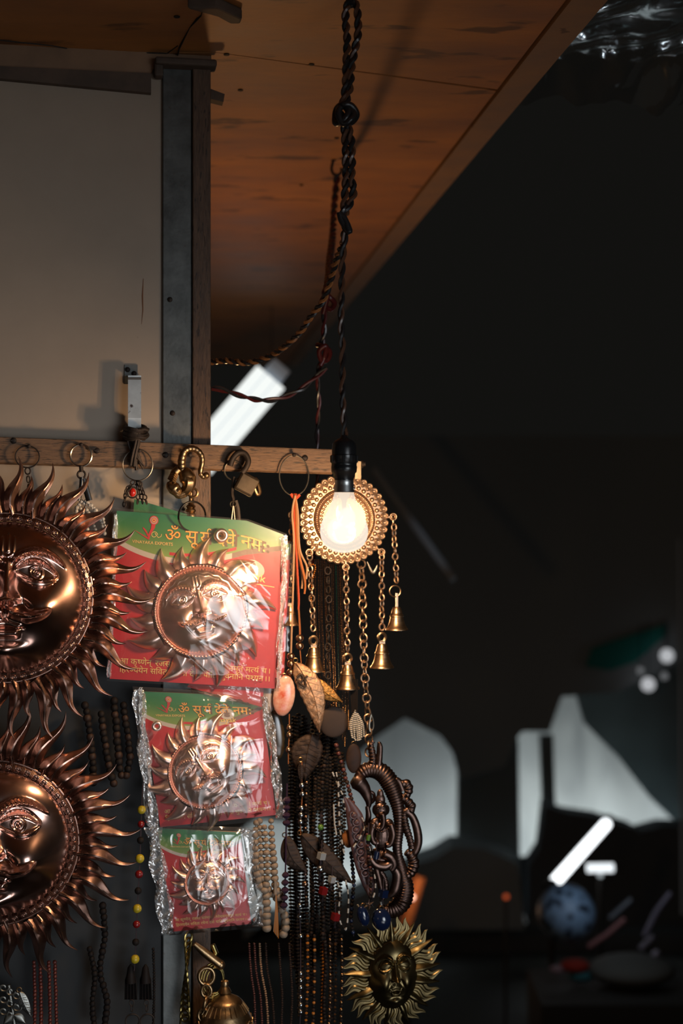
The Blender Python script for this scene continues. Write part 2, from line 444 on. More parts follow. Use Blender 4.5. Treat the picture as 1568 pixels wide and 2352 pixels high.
# clear plastic sheet over the lane, top right
PLF = film('clear_roof_plastic', (.9, .95, 1), .05, .02, .10, .45)
rnd = random.Random(5)
wv = [(rnd.uniform(10, 60), rnd.uniform(0, 6), rnd.uniform(10, 70)) for _ in range(9)]
def roofpl(u, v):
    x = xr(1.2, .03) - .10 + u * 1.5; y = .9 + v * 1.29 + u * .55
    z = CZ + .060 + .02 * math.sin(u * 5)
    for i, (kx, ph, ky) in enumerate(wv): z += .0035 * math.sin(kx * u * 2 + ph + ky * v) / (1 + i * .3)
    if v > .80: z += .0035 * math.sin(u * 95 + v * 40) * (v - .80) * 5 + .0025 * math.sin(u * 210 - v * 60) * (v - .80) * 5
    if v > .93: z -= (v - .93) * .6 + .006 * math.sin(u * 120)
    return (x + .004 * math.sin(40 * v), y, z)
mm = M(); mm.grid(roofpl, 130, 110)
mm.build('plastic_sheet', PLF, label='crumpled clear plastic sheet spread over the lane beyond the roof edge', cat='plastic sheet')
# ------------------------------------------------------------------ bulb, cords
WIRE_A = pm('brown_wire', (.10, .045, .025), .32)
WIRE_B = pm('black_wire', (.02, .018, .018), .3)
WIRE_R = pm('red_wire', (.07, .010, .009), .35)
WIRE_O = pm('copper_brown_wire', (.28, .11, .035), .3)
CAPM = pm('bulb_cap_aluminium', (.62, .63, .62), .35, 1)
def PB(px, py, Y=BULB_Y): return P(px, py, Y)
lampo = thing('hanging_bulb', 'glowing light bulb hanging on a twisted cord in front of the round medallion', 'light bulb', PB(790, 1268))
ax = PB(790, 1176)
def zz(py): return PB(790, py).z
def rr_(px): return px / F * BULB_Y
def lat(mm, prof, n=36): mm.lathe([(rr_(r), zz(y) - ax.z) for r, y in prof], ax, n)
mm = M(); lat(mm, [(6, 1000), (9, 1006), (20, 1012), (26, 1018), (28, 1030), (28, 1044), (31, 1046), (31, 1062), (29, 1064), (29, 1070), (30, 1072), (29, 1084), (25, 1088), (24, 1096), (22, 1099), (22, 1103), (10, 1104)])
for k in range(12):
    a = k * PI / 6; mm.box(ax + Vector((rr_(30.5) * math.cos(a), rr_(30.5) * math.sin(a), zz(1054) - ax.z)), (.0018, .0026, rr_(15)), a)
mm.build('socket', BLACKP, lampo)
mm = M(); lat(mm, [(10, 1100), (20.5, 1100), (21, 1104), (22, 1108), (21.2, 1112), (22.5, 1116), (23, 1128), (24, 1131), (10, 1132)])
for s in (-1, 1): mm.tube([ax + Vector((s * rr_(20), 0, zz(1122) - ax.z)), ax + Vector((s * rr_(26), 0, zz(1122) - ax.z))], .0012, 8)
mm.build('bulb_cap', CAPM, lampo)
# glass: a lit envelope, brighter towards its heart
g = bpy.data.materials.new('lit_bulb_glass'); g.use_nodes = True; nt = g.node_tree; N = nt.nodes; L = nt.links
for n in list(N): N.remove(n)
tc = N.new('ShaderNodeTexCoord')
mp = N.new('ShaderNodeMapping'); L.new(tc.outputs['Object'], mp.inputs['Vector'])
ln = N.new('ShaderNodeVectorMath'); ln.operation = 'DISTANCE'; L.new(tc.outputs['Object'], ln.inputs[0])
ln.inputs[1].default_value = (0, 0, (zz(1215) - zz(1268)))
cr = N.new('ShaderNodeValToRGB'); e = cr.color_ramp.elements
e[0].position = .0; e[0].color = (1, .93, .80, 1); e[1].position = 1; e[1].color = (.80, .62, .46, 1)
mr = N.new('ShaderNodeMapRange'); mr.inputs['From Min'].default_value = .026; mr.inputs['From Max'].default_value = .055
L.new(ln.outputs['Value'], mr.inputs['Value']); L.new(mr.outputs[0], cr.inputs['Fac'])
em = N.new('ShaderNodeEmission'); L.new(cr.outputs['Color'], em.inputs[0])
st = N.new('ShaderNodeMapRange'); st.inputs['From Min'].default_value = 0; st.inputs['From Max'].default_value = 1; st.inputs['To Min'].default_value = 1.15; st.inputs['To Max'].default_value = 1.0
L.new(mr.outputs[0], st.inputs['Value']); L.new(st.outputs[0], em.inputs[1])
tr = N.new('ShaderNodeBsdfTransparent'); tr.inputs[0].default_value = (1, .93, .86, 1)
gl = N.new('ShaderNodeBsdfGlossy'); gl.inputs['Roughness'].default_value = .05
mx = N.new('ShaderNodeMixShader'); mx.inputs[0].default_value = .58; L.new(tr.outputs[0], mx.inputs[1]); L.new(em.outputs[0], mx.inputs[2])
m2 = N.new('ShaderNodeMixShader'); m2.inputs[0].default_value = .05; L.new(mx.outputs[0], m2.inputs[1]); L.new(gl.outputs[0], m2.inputs[2])
ou = N.new('ShaderNodeOutputMaterial'); L.new(m2.outputs[0], ou.inputs[0])
mm = M(); lat(mm, [(22, 1131), (24.5, 1140), (28, 1152), (33, 1164), (40, 1177), (47, 1190), (52, 1202), (55, 1214), (55, 1226), (52, 1239), (45, 1252), (35, 1261), (22, 1267), (10, 1269.5), (0, 1270)], 48)
mm.build('glass_envelope', g, lampo)
# stem and filament
mm = M(); lat(mm, [(0, 1132), (14, 1132), (12, 1140), (6, 1150), (4.5, 1168), (7, 1178), (5, 1184), (0, 1186)], 18)
mm.build('glass_stem', emit('lit_stem_glass', (1, .86, .70), .9), lampo)
mm = M()
fp = [ax + Vector((rr_(22) * math.cos(a), rr_(14) * math.sin(a), zz(1208) - ax.z + rr_(6) * math.sin(5 * a))) for a in np.linspace(.2, 2 * PI - .6, 22)]
mm.tube(fp, .0021, 6)
for k in (2, 8, 14, 19): mm.tube([fp[k], ax + Vector((0, 0, zz(1180) - ax.z))], .0005, 5)
mm.build('filament', emit('white_hot_filament', (1, .86, .62), 26), lampo)
# added glowing balls that imitate the overbright core, no real bulb part
hg = bpy.data.materials.new('filament_glow'); hg.use_nodes = True; nt = hg.node_tree; N = nt.nodes; L = nt.links
for n in list(N): N.remove(n)
lw = N.new('ShaderNodeLayerWeight'); lw.inputs[0].default_value = .5
rp = N.new('ShaderNodeValToRGB'); rp.color_ramp.elements[0].color = (1, 1, 1, 1); rp.color_ramp.elements[1].color = (0, 0, 0, 1); rp.color_ramp.elements[1].position = .95; rp.color_ramp.interpolation = 'EASE'
L.new(lw.outputs['Facing'], rp.inputs[0])
t_ = N.new('ShaderNodeBsdfTransparent'); e_ = N.new('ShaderNodeEmission'); e_.inputs[0].default_value = (1, .93, .82, 1); e_.inputs[1].default_value = 1.5
x_ = N.new('ShaderNodeMixShader'); L.new(rp.outputs[0], x_.inputs[0]); L.new(t_.outputs[0], x_.inputs[1]); L.new(e_.outputs[0], x_.inputs[2])
o_ = N.new('ShaderNodeOutputMaterial'); L.new(x_.outputs[0], o_.inputs[0])
mm = M(); mm.ball(PB(785, 1218), rr_(36), 28, 20, (1, 1, .95)); mm.ball(PB(796, 1190), rr_(22), 24, 16, (1, 1, 1.2)); mm.build('filament_glow', hg, lampo)
bl = lamp('bulb_light', 'POINT', PB(790, 1214), 118, (1.0, .68, .40), .016)
# a bulb sends little light back past its own cap and socket
bl.data.use_nodes = True; nt = bl.data.node_tree; em_ = nt.nodes['Emission']
tcl = nt.nodes.new('ShaderNodeTexCoord'); sx_ = nt.nodes.new('ShaderNodeSeparateXYZ'); nt.links.new(tcl.outputs['Normal'], sx_.inputs[0])
mrl = nt.nodes.new('ShaderNodeMapRange'); mrl.inputs['From Min'].default_value = .15; mrl.inputs['From Max'].default_value = .72; mrl.inputs['To Min'].default_value = 1.0; mrl.inputs['To Max'].default_value = .06
nt.links.new(sx_.outputs[2], mrl.inputs['Value']); nt.links.new(mrl.outputs[0], em_.inputs['Strength'])

# twisted supply cord: loops, knots, plain drop
def cord(mm, pts, r=.0030, pitch=.020, k=8, Y=BULB_Y, n=6):
    path = smoothpath([PB(x, y, Yv) for x, y, Yv in [(q + (Y,))[:3] for q in pts]], k); twist(mm, path, r * .62, pitch, n); return path
sup = thing('electric_flex', 'dark twisted cord looped and knotted above the glowing bulb', 'electric cord', PB(800, 2))
mm = M(); top = PB(805, 8)
cord(mm, [(807, 4), (797, 14), (793, 45), (797, 90), (795, 140), (794, 190), (790, 228), (784, 244)], .0042, .026)
mm.build('cord_strand', [WIRE_A, WIRE_B], sup)
mm = M(); cord(mm, [(803, 4), (818, 12), (822, 45), (822, 80), (814, 118), (806, 160), (804, 195), (797, 225), (792, 240)], .0042, .026)
mm.build('cord_strand', [WIRE_A, WIRE_B], sup)
mm = M()
mm.tube(smoothpath([PB(x, y, BULB_Y + d) for x, y, d in ((786, 238, 0), (800, 256, -.006), (790, 275, -.008), (772, 283, 0), (770, 268, .005), (774, 250, .004), (788, 240, -.008), (806, 243, -.006), (818, 262, 0), (810, 278, .006), (795, 282, .008), (783, 262, 0), (792, 285, 0))], 8), .0042, 8)
mm.tube(smoothpath([PB(x, y, BULB_Y + d) for x, y, d in ((782, 246, -.006), (776, 262, -.008), (788, 284, -.008), (804, 276, -.01), (812, 262, -.006), (800, 244, -.004))], 8), .0040, 8)
mm.build('cord_knot', WIRE_B, sup)
mm = M(); cord(mm, [(790, 284), (793, 330), (794, 380), (793, 430), (790, 470), (786, 500)], .0042, .026); mm.build('cord_strand', [WIRE_A, WIRE_B], sup)
mm = M(); cord(mm, [(798, 286), (806, 320), (808, 370), (807, 410), (812, 440), (802, 470), (792, 492)], .0042, .026); mm.build('cord_strand', [WIRE_A, WIRE_B], sup)
mm = M(); mm.tube(smoothpath([PB(x, y, BULB_Y - .006) for x, y in ((779, 488), (783, 505), (792, 520), (802, 533), (800, 522), (790, 500), (780, 490))], 6), .0036, 8)
mm.tube([PB(796, 515, BULB_Y - .007), PB(802, 532, BULB_Y - .007)], .0044, 8)
mm.build('cord_knot', WIRE_B, sup)
mm = M(); cord(mm, [(788, 496), (792, 540), (786, 600), (784, 680), (783, 740), (786, 800), (786, 860), (787, 920), (790, 970), (791, 1004)], .0036, .036)
mm.build('cord_drop', [WIRE_A, WIRE_B], sup)
mm = M(); cord(mm, [(790, 530, BULB_Y + .004), (787, 560, BULB_Y + .01), (772, 595, BULB_Y + .03), (760, 640, BULB_Y + .06), (742, 690, BULB_Y + .08), (715, 725, BULB_Y + .10), (690, 762, BULB_Y + .12), (655, 795, BULB_Y + .14), (620, 818, BULB_Y + .17), (570, 833, BULB_Y + .19), (520, 828, BULB_Y + .21), (478, 832, BULB_Y + .24)], .0036, .020)
mm.build('cord_branch', [WIRE_O, WIRE_B], sup)
# roof staple carrying the loop
mm = M(); mm.tube(smoothpath([PB(800, -12, BULB_Y), PB(800, 6, BULB_Y), PB(805, 14, BULB_Y), PB(811, 6, BULB_Y), PB(811, -12, BULB_Y)], 6), .003, 8)
mm.build('roof_hook', IRON, label='iron staple at the top edge carrying the bulb cord', cat='hook')
# second cord on its own roof hook, further back
Y2 = .616 * F / (1176 - 368)
mm = M(); mm.tube(smoothpath([P(765, 366, Y2), P(764, 374, Y2), P(761, 388, Y2), P(766, 400, Y2), P(776, 402, Y2), P(784, 394, Y2), P(783, 386, Y2)], 6), .0026, 8); mm.ball(P(766, 366, Y2), .008, 10, 5, (1, 1, .3))
mm.build('roof_hook', IRON, label='open iron hook in the roof left of the bulb cord', cat='hook')
sec = thing('twisted_cable', 'reddish twisted cord on the open roof hook, running down behind the rail', 'electric cord', P(770, 1040, 1.98))
mm = M(); cord(mm, [(774, 402, Y2), (768, 470, Y2 - .02), (764, 540, 2.4), (757, 600, 2.25), (755, 640, 2.1), (748, 676, 2.0)], .0052, .036); mm.build('cord_strand', [WIRE_R, WIRE_B], sec)
mm = M(); mm.tube(smoothpath([P(x, y, 1.96 + d) for x, y, d in ((744, 670, 0), (756, 682, -.01), (768, 696, 0), (760, 710, .01), (745, 704, 0), (740, 690, -.01), (752, 676, -.012), (742, 720, 0))], 8), .0038, 8)
mm.build('cord_knot', WIRE_R, sec)
mm = M(); cord(mm, [(744, 710, 1.97), (744, 760, 1.98), (738, 796, 1.99)], .0036, .04); mm.build('cord_strand', [WIRE_R, WIRE_B], sec)
mm = M(); mm.tube(smoothpath([P(x, y, 1.99 + d) for x, y, d in ((728, 792, 0), (744, 796, -.01), (757, 808, 0), (752, 826, .01), (738, 828, 0), (733, 806, -.01), (748, 795, -.012), (744, 822, 0), (735, 840, 0))], 8), .0036, 8)
mm.build('cord_knot', WIRE_R, sec)
mm = M(); cord(mm, [(738, 826, 1.99), (730, 860, 2.0), (732, 930, 2.01), (728, 1000, 2.02), (730, 1060, 2.02), (720, 1300, 2.02)], .0030, .05); mm.build('cord_strand', [WIRE_R, WIRE_B], sec)
mm = M(); cord(mm, [(750, 845, 1.99), (720, 870, 1.99), (690, 895, 1.985), (650, 912, 1.98), (610, 920, 1.97), (570, 914, 1.95), (530, 902, 1.94), (500, 893, 1.93), (478, 894, 1.93)], .0034, .055); mm.build('cord_branch', [WIRE_R, WIRE_B], sec)
# ------------------------------------------------------------------ sun masks
def G(x, z, cx, cz, sx, sz, a=0):
    dx, dz = x - cx, z - cz
    if a:
        c, s = math.cos(a), math.sin(a); dx, dz = dx * c + dz * s, -dx * s + dz * c
    return np.exp(-.5 * ((dx / sx) ** 2 + (dz / sz) ** 2))
def ss(a, b, x):
    t = np.clip((x - a) / (b - a), 0, 1); return t * t * (3 - 2 * t)

def relief(x, z, man=True, rope=False):
    """height of the embossed face above its disc, disc radius 1"""
    r = np.hypot(x, z); ax_ = np.abs(x)
    h = .46 * np.sqrt(np.clip(1 - (r / 1.03) ** 2, 0, 1)) ** 1.1
    h = h - .08 * G(ax_, z, .34, .34, .23, .13)                       # sockets
    h += .20 * G(ax_, z, .47, -.14, .21, .21)                          # cheeks
    h += .05 * G(x, z, 0, .68, .45, .2)
    # eyeball and lids
    ex, ez = (ax_ - .375), (z - .335 + .03 * (ax_ - .36) / .2)
    h += .10 * np.sqrt(np.clip(1 - (ex / .27) ** 2 - (ez / .17) ** 2, 0, 1))
    ins = np.clip(1 - (ex / .285) ** 2, 0, 1)
    up = .13 * ins; lo = -.095 * ins
    m_ = ss(0, .12, ins)
    h += m_ * (.045 * np.exp(-((ez - up) / .020) ** 2) + .035 * np.exp(-((ez - lo) / .018) ** 2))
    h += m_ * .020 * np.exp(-((ez - up * 1.55 - .01) / .016) ** 2) - m_ * .02 * np.exp(-((ez - up * 1.28) / .014) ** 2)
    ri = np.hypot(ex - .0, ez - .012)
    if man: h += .022 * np.exp(-((ri - .080) / .013) ** 2) + .018 * np.exp(-((ri - .038) / .012) ** 2) - .03 * np.exp(-(ri / .020) ** 2)
    if not man: h += .05 * np.sqrt(np.clip(1 - (ex / .26) ** 2 - ((ez - .05) / .11) ** 2, 0, 1)) - .03 * m_ * np.exp(-((ez + .035) / .016) ** 2)
    # brows
    t = ax_ - .05
    zb = .48 + .92 * t - 1.45 * t ** 2
    mb = ss(-.01, .06, t) * (1 - ss(.60, .72, t))
    wb = .050 * (1 - .55 * np.clip(t / .7, 0, 1))
    hair = 1 + (.13 * np.sin((t * 1.0 + (z - zb) * .9) * 120) if not rope else .25 * np.sin(t * 90))
    h += mb * .10 * np.exp(-((z - zb) / wb) ** 2) * hair
    # nose
    tn = np.clip((.50 - z) / .52, 0, 1)
    wn = .062 + .055 * tn ** 1.5
    cut = ss(-.075, -.005, z) * (1 - ss(.44, .56, z))
    h += cut * (.05 + .23 * tn) * np.exp(-(x / wn) ** 2)
    h += .12 * G(ax_, z, .105, .0, .042, .042) + .10 * G(x, z, 0, -.005, .06, .05)
    h -= .07 * G(ax_, z, .055, -.065, .022, .016)
    # nose-to-mouth fold
    h -= .05 * G(ax_, z, .25, -.10, .035, .12, .6)
    if man:
        zm = -.135 - .62 * ax_ + 1.05 * ax_ ** 2
        mt = ss(.0, .05, ax_) * (1 - ss(.50, .60, ax_)) + G(x, z, 0, -.135, .03, .03) * .2
        wm = (.085 if rope else .080) * np.sqrt(np.clip(1 - ax_ / .62, 0, 1)) + .004
        st_ = (1 + .16 * np.sin((ax_ + (z - zm) * 1.2) * 95)) if rope else (1 + .03 * np.sin(((z - zm) * 3.2 - ax_ * .4) * 60))
        h += mt * (.19 if rope else .15) * np.exp(-((z - zm) / wm) ** 2) * st_
    # mouth
    if not man: z = z - .45 * np.clip(ax_, 0, .3) ** 1.6 * ss(-.6, -.5, z) * (1 - ss(-.25, -.15, z))
    ml = 1 - ss(.17, .27, ax_)
    zu = -.345 + .02 * np.cos(ax_ * 16) - .0
    h += ml * .065 * np.exp(-((z - zu) / .050) ** 2)
    ml2 = 1 - ss(.13, .22, ax_)
    h += ml2 * .085 * np.exp(-((z + .46 - .3 * ax_ ** 2) / .058) ** 2)
    h -= (1 - ss(.2, .28, ax_)) * .05 * np.exp(-((z + .395 - .25 * ax_ ** 2) / .014) ** 2)
    h -= .05 * G(x, z, 0, -.55, .15, .04)
    h += .17 * G(x, z, 0, -.69, .17, .11)
    h += .05 * G(ax_, z, .36, -.62, .14, .12)
    # forehead mark
    if man:
        U = np.where(z > .62, np.abs(ax_ - .075), np.abs(np.hypot(x, z - .62) - .075))
        h += .030 * np.exp(-(U / .016) ** 2) * (1 if rope else .7) * (1 - ss(.78, .84, z)) * ss(.50, .53, z)
        h += .035 * np.exp(-(x / .02) ** 2) * ss(.58, .62, z) * (1 - ss(.80, .88, z)) * .6 + .02 * G(x, z, 0, .50, .022, .022)
    if rope:  # wavy hair line under the rim
        a = np.arctan2(z, x)
        for k, rr2 in enumerate((.90, .83)):
            d = r - rr2 - .014 * np.sin(a * 22 + k)
            h += .014 * np.exp(-(d / .012) ** 2) * ss(.1, .35, z)
    return h

def face_mesh(n, R, man=True, rope=False, sx=1.0, sz=1.0, hs=1.0, skirt=.0):
    ls = np.linspace(-1, 1, n)
    X, Z = np.meshgrid(ls, ls)
    # squash the square on to the disc so that the edge is round
    U = X * np.sqrt(1 - Z ** 2 / 2); V = Z * np.sqrt(1 - X ** 2 / 2)
    Hh = relief(U, V, man, rope) * hs
    mm = M()
    vs = [(U[j, i] * R * sx, -Hh[j, i] * R, V[j, i] * R * sz) for j in range(n) for i in range(n)]
    fs = [(j * n + i, j * n + i + 1, (j + 1) * n + i + 1, (j + 1) * n + i) for j in range(n - 1) for i in range(n - 1)]
    mm.add(vs, fs)
    # closed back
    edge = [i for i in range(n)] + [j * n + n - 1 for j in range(1, n)] + [(n - 1) * n + i for i in range(n - 2, -1, -1)] + [j * n for j in range(n - 2, 0, -1)]
    b0 = mm.n; mm.v.extend([(vs[i][0], R * .06, vs[i][2]) for i in edge]); k = len(edge); mm.n += k
    for i in range(k): mm.f.append((edge[i], b0 + i, b0 + (i + 1) % k, edge[(i + 1) % k])); mm.m.append(0)
    mm.f.append(tuple(range(b0, b0 + k))[::-1]); mm.m.append(0)
    return mm

def ray_mesh(r0, r1, w0, curl, mode, lift=.3, n=22, ribs=0, flatk=.55):
    """one flame-like ray along +x. mode 's' is a double bend, 'c' a single crescent bend"""
    mm = M(); L_ = r1 - r0; rows = []; K = 9
    for i in range(n + 1):
        t = i / n
        if mode == 's': lt = curl * L_ * math.sin(2 * PI * (t * .96 + .02)) * (.75 + .35 * t); 
        elif mode == 'w': lt = curl * L_ * math.sin(2.6 * PI * t)
        else: lt = -curl * L_ * t ** 2.2
        c = Vector((r0 + L_ * t, 0, lt)); rows.append(c)
    vs = []; fs = []
    for i in range(n + 1):
        t = i / n; a = rows[max(i - 1, 0)]; b = rows[min(i + 1, n)]; tg = (b - a).normalized(); nr = Vector((-tg.z, 0, tg.x))
        if mode == 's': wd = w0 * (1 - t ** 2.0) ** .95 * (.82 + .35 * math.sin(PI * min(1, t * 1.5)))
        elif mode == 'w': wd = w0 * (1 - t ** 2.2) * (.9 + .25 * math.sin(PI * t))
        else: wd = w0 * (1 - t) ** .8 * (1 + .25 * math.sin(PI * t))
        wd = max(wd, w0 * .02)
        hb = lift * w0 * (.55 + (1.1 if mode == 's' else .3) * math.exp(-((t - .32) / .22) ** 2)) * (1 - t) ** .3
        for k in range(K + 1):
            s = -1 + 2 * k / K
            prof = (1 - abs(s) ** (1.12 if mode == 's' else 1.5))
            if ribs: prof = prof * .55 + .26 * (1 - s * s) * math.cos(s * PI * ribs)
            y = -hb * .25 - wd * flatk * prof * 1.3 - hb * prof
            vs.append(rows[i] + nr * (s * wd) + Vector((0, y if 0 < k < K else -hb * .25, 0)))
    for i in range(n):
        for k in range(K):
            a = i * (K + 1) + k; fs.append((a, a + K + 1, a + K + 2, a + 1))
    # back
    b0 = len(vs)
    for i in range(n + 1): vs.append(Vector(vs[i * (K + 1)]) + Vector((0, w0 * .10, 0))); vs.append(Vector(vs[i * (K + 1) + K]) + Vector((0, w0 * .10, 0)))
    for i in range(n):
        a = b0 + 2 * i; fs.append((a, a + 1, a + 3, a + 2)); fs.append((i * (K + 1), a, a + 2, (i + 1) * (K + 1))); fs.append((i * (K + 1) + K, (i + 1) * (K + 1) + K, a + 3, a + 1))
    mm.add(vs, fs); return mm

def put_rays(root, protos, count, a0=0.0, jit=0.0, name='ray', seed=1):
    rn = random.Random(seed); first = {}
    for i in range(count):
        k = i % len(protos); ang = a0 + 2 * PI * i / count + rn.uniform(-jit, jit)
        if k not in first:
            o = protos[k]; first[k] = o
        else: o = dupe(protos[k], root)
        o.rotation_euler = (0, -ang, 0)
        s = 1 + rn.uniform(-.03, .03); o.scale = (s, 1, s)

def rim_big(R, n=52):
    mm = M()
    mm.ring((0, -.006, 0), R * 1.0, R * .018, 120, 8); mm.ring((0, -.004, 0), R * .885, R * .016, 120, 8)
    mm.ring((0, -.006, 0), R * .945, R * .040, 120, 10)
    mm.ring((0, -.001, 0), R * 1.03, R * .016, 120, 6)
    for i in range(n):
        a = 2 * PI * i / n; q = 2 * PI / n
        c = Vector((math.cos(a), 0, math.sin(a))) * R * .945 + Vector((0, -.006 - R * .036, 0))
        mm.ring(c, R * .020, R * .0075, 14, 6, sz=1.25)
        mm.ball(c, R * .010, 8, 5)
        for d in (.36, .5, .64):
            b = a + q * d; u = Vector((math.cos(b), 0, math.sin(b)))
            mm.tube([u * R * .895 + Vector((0, -.008, 0)), u * R * .945 + Vector((0, -.007 - R * .044, 0)), u * R * .99 + Vector((0, -.008, 0))], R * .0075, 5)
    return mm

def build_big_sun(loc, rot, label, roll):
    root = thing('copper_sun_mask', label, 'sun mask', loc, rot, local=True, group='large copper sun masks')
    R = 195 / F * 1.84
    face_mesh(230, R * .89, True, False).build('face', COPPER, root)
    rim_big(R).build('beaded_rim', COPPER_D, root)
    pr = []
    for k, (r1, w0, cu) in enumerate(((1.735, .086, .075), (1.47, .076, .062))):
        pr.append(ray_mesh(R * 1.0, R * r1, R * w0, cu, 's', lift=.55).build('ray', COPPER_D, root))
    put_rays(root, pr, 50, .03, .012, seed=3)
    return root
s1 = build_big_sun(W(16, 1372, .125), (0, 0, YAW), 'upper large copper sun mask with a moustached face, rays overlapping the red packet', 0)
s2 = dup_tree(s1, W(-16, 1934, .055), (0, 0, YAW - .02), 'lower large copper sun mask with a moustached face, at the left edge')
s1.scale = (.95,) * 3; s2.scale = (.985,) * 3
s1.rotation_euler = (math.radians(-2), math.radians(2), YAW + .03)
s2.rotation_euler = (math.radians(5), math.radians(-2), YAW - .02)

# brass sun with a woman's face
bs_root = thing('brass_sun_mask', 'aged brass sun mask with a smiling woman face and ribbed rays, low on the right', 'sun mask', W(900, 2236, .03), (math.radians(3), math.radians(-2), YAW + .05), local=True)
Rb = 80 / F * 1.95
face_mesh(150, Rb, False, False, sx=.72, sz=1.0, hs=.85).build('face', BRASS_S, bs_root)
mm = M(); mm.ring((-.0052, -.66 * Rb, -.06 * Rb), .0028, .0004, 16, 5); mm.build('nose_ring', BRASS_S, bs_root)
# rays on an ellipse
prA = [(ray_mesh(0, 1, .13, .05, 'w', lift=.5, ribs=2.5), 'wavy_ray'), (ray_mesh(0, 1, .14, 0, 'c', lift=1.0, flatk=.9), 'pointed_ray')]
rn = random.Random(4); first = {}
for i in range(38):
    a = 2 * PI * (i + .5) / 38; k = 0 if i % 3 else 1
    if k not in first: first[k] = prA[k][0].build(prA[k][1], BRASS_S, bs_root); o = first[k]
    else: o = dupe(first[k], bs_root)
    ex, ez = math.cos(a) * Rb * .64, math.sin(a) * Rb * .94
    tipx, tipz = math.cos(a) * Rb * 1.52, math.sin(a) * Rb * 1.66
    if k == 1: tipx, tipz = tipx * .97, tipz * .97
    d = Vector((tipx - ex, 0, tipz - ez)); Ls = d.length
    o.location = (ex, 0 if k == 0 else .0012, ez); o.rotation_euler = (0, -math.atan2(d.z, d.x), 0); o.scale = (Ls, Ls * .9, Ls * (1.5 if k else 1.75))
# ------------------------------------------------------------------ packets with printed cards
def text_geo(s, offset=0.0, shear=0.0):
    cu = bpy.data.curves.new('t', 'FONT'); cu.body = s; cu.size = 1; cu.offset = offset; cu.shear = shear; cu.resolution_u = 4
    o = bpy.data.objects.new('t', cu); COL.objects.link(o)
    dg = bpy.context.evaluated_depsgraph_get(); dg.update()
    me = bpy.data.meshes.new_from_object(o.evaluated_get(dg))
    v = [(p.co.x, p.co.y) for p in me.vertices]; f = [tuple(p.vertices) for p in me.polygons]
    bpy.data.objects.remove(o); bpy.data.curves.remove(cu); bpy.data.meshes.remove(me); return v, f

def clip_right(v, f, xc):
    import bmesh
    bm = bmesh.new(); vs = [bm.verts.new((a, b, 0)) for a, b in v]
    for q in f:
        try: bm.faces.new([vs[i] for i in q])
        except Exception: pass
    bmesh.ops.bisect_plane(bm, geom=bm.verts[:] + bm.edges[:] + bm.faces[:], plane_co=(xc, 0, 0), plane_no=(1, 0, 0), clear_outer=True)
    bm.verts.index_update()
    nv = [(p.co.x, p.co.y) for p in bm.verts]; nf = [tuple(p.index for p in q.verts) for q in bm.faces]; bm.free(); return nv, nf

def deva(pieces, offset=0.0):
    """pieces: text, or (text, 'h') for a half letter, or (text, 'r') for a letter that carries the hook of a leading r"""
    V = []; Fc = []; cx = 0
    for pc in pieces:
        t, k = (pc, '') if isinstance(pc, str) else pc
        if t == ' ': cx += .28; continue
        v, f = text_geo(t, offset)
        if not v: continue
        x0 = min(a for a, _ in v); x1 = max(a for a, _ in v)
        if k == 'h': v, f = clip_right(v, f, x0 + (x1 - x0) * .66); x1 = x0 + (x1 - x0) * .66
        b = len(V); V += [(a - x0 + cx, c) for a, c in v]; Fc += [tuple(i + b for i in q) for q in f]
        wd = x1 - x0
        if k == 'r':
            n = 8; b = len(V); th = .045 + offset
            for i in range(n + 1):
                a = PI * .15 + PI * .95 * i / n; px_, py_ = cx + wd - .10 + .10 * math.cos(a), .70 + .11 * math.sin(a) * 1.1
                V += [(px_ + th * .5 * math.cos(a), py_ + th * .5 * math.sin(a)), (px_ - th * .5 * math.cos(a), py_ - th * .5 * math.sin(a))]
            Fc += [(b + 2 * i, b + 2 * i + 1, b + 2 * i + 3, b + 2 * i + 2) for i in range(n)]
        cx += wd
    return V, Fc, cx

CREAM = pm('cream_print', (.46, .40, .33), .4); REDP = pm('red_print', (.42, .012, .012), .38, var=.12, vs=30)
GOLDP = pm('gold_print', (.80, .38, .05), .4); DKP = pm('dark_print_edge', (.10, .05, .02), .5)
BROWNP = pm('brown_print', (.19, .12, .09), .5); PALEG = pm('pale_gold_print', (.72, .47, .14), .45)
GREENP = bpy.data.materials.new('green_print'); GREENP.use_nodes = True
nt = GREENP.node_tree; b_ = nt.nodes['Principled BSDF']; b_.inputs['Roughness'].default_value = .38
at = nt.nodes.new('ShaderNodeAttribute'); at.attribute_name = 'cuv'
sp = nt.nodes.new('ShaderNodeSeparateXYZ'); nt.links.new(at.outputs['Vector'], sp.inputs[0])
cr = nt.nodes.new('ShaderNodeValToRGB'); cr.color_ramp.elements[0].color = (.01, .15, .06, 1); cr.color_ramp.elements[1].color = (.17, .26, .05, 1)
el = cr.color_ramp.elements.new(.45); el.color = (.035, .17, .035, 1)
nt.links.new(sp.outputs[2], cr.inputs[0]); nt.links.new(cr.outputs[0], b_.inputs['Base Color'])
CARDM = [REDP, GREENP, CREAM, BROWNP, pm('card_edge', (.35, .25, .2), .7)]

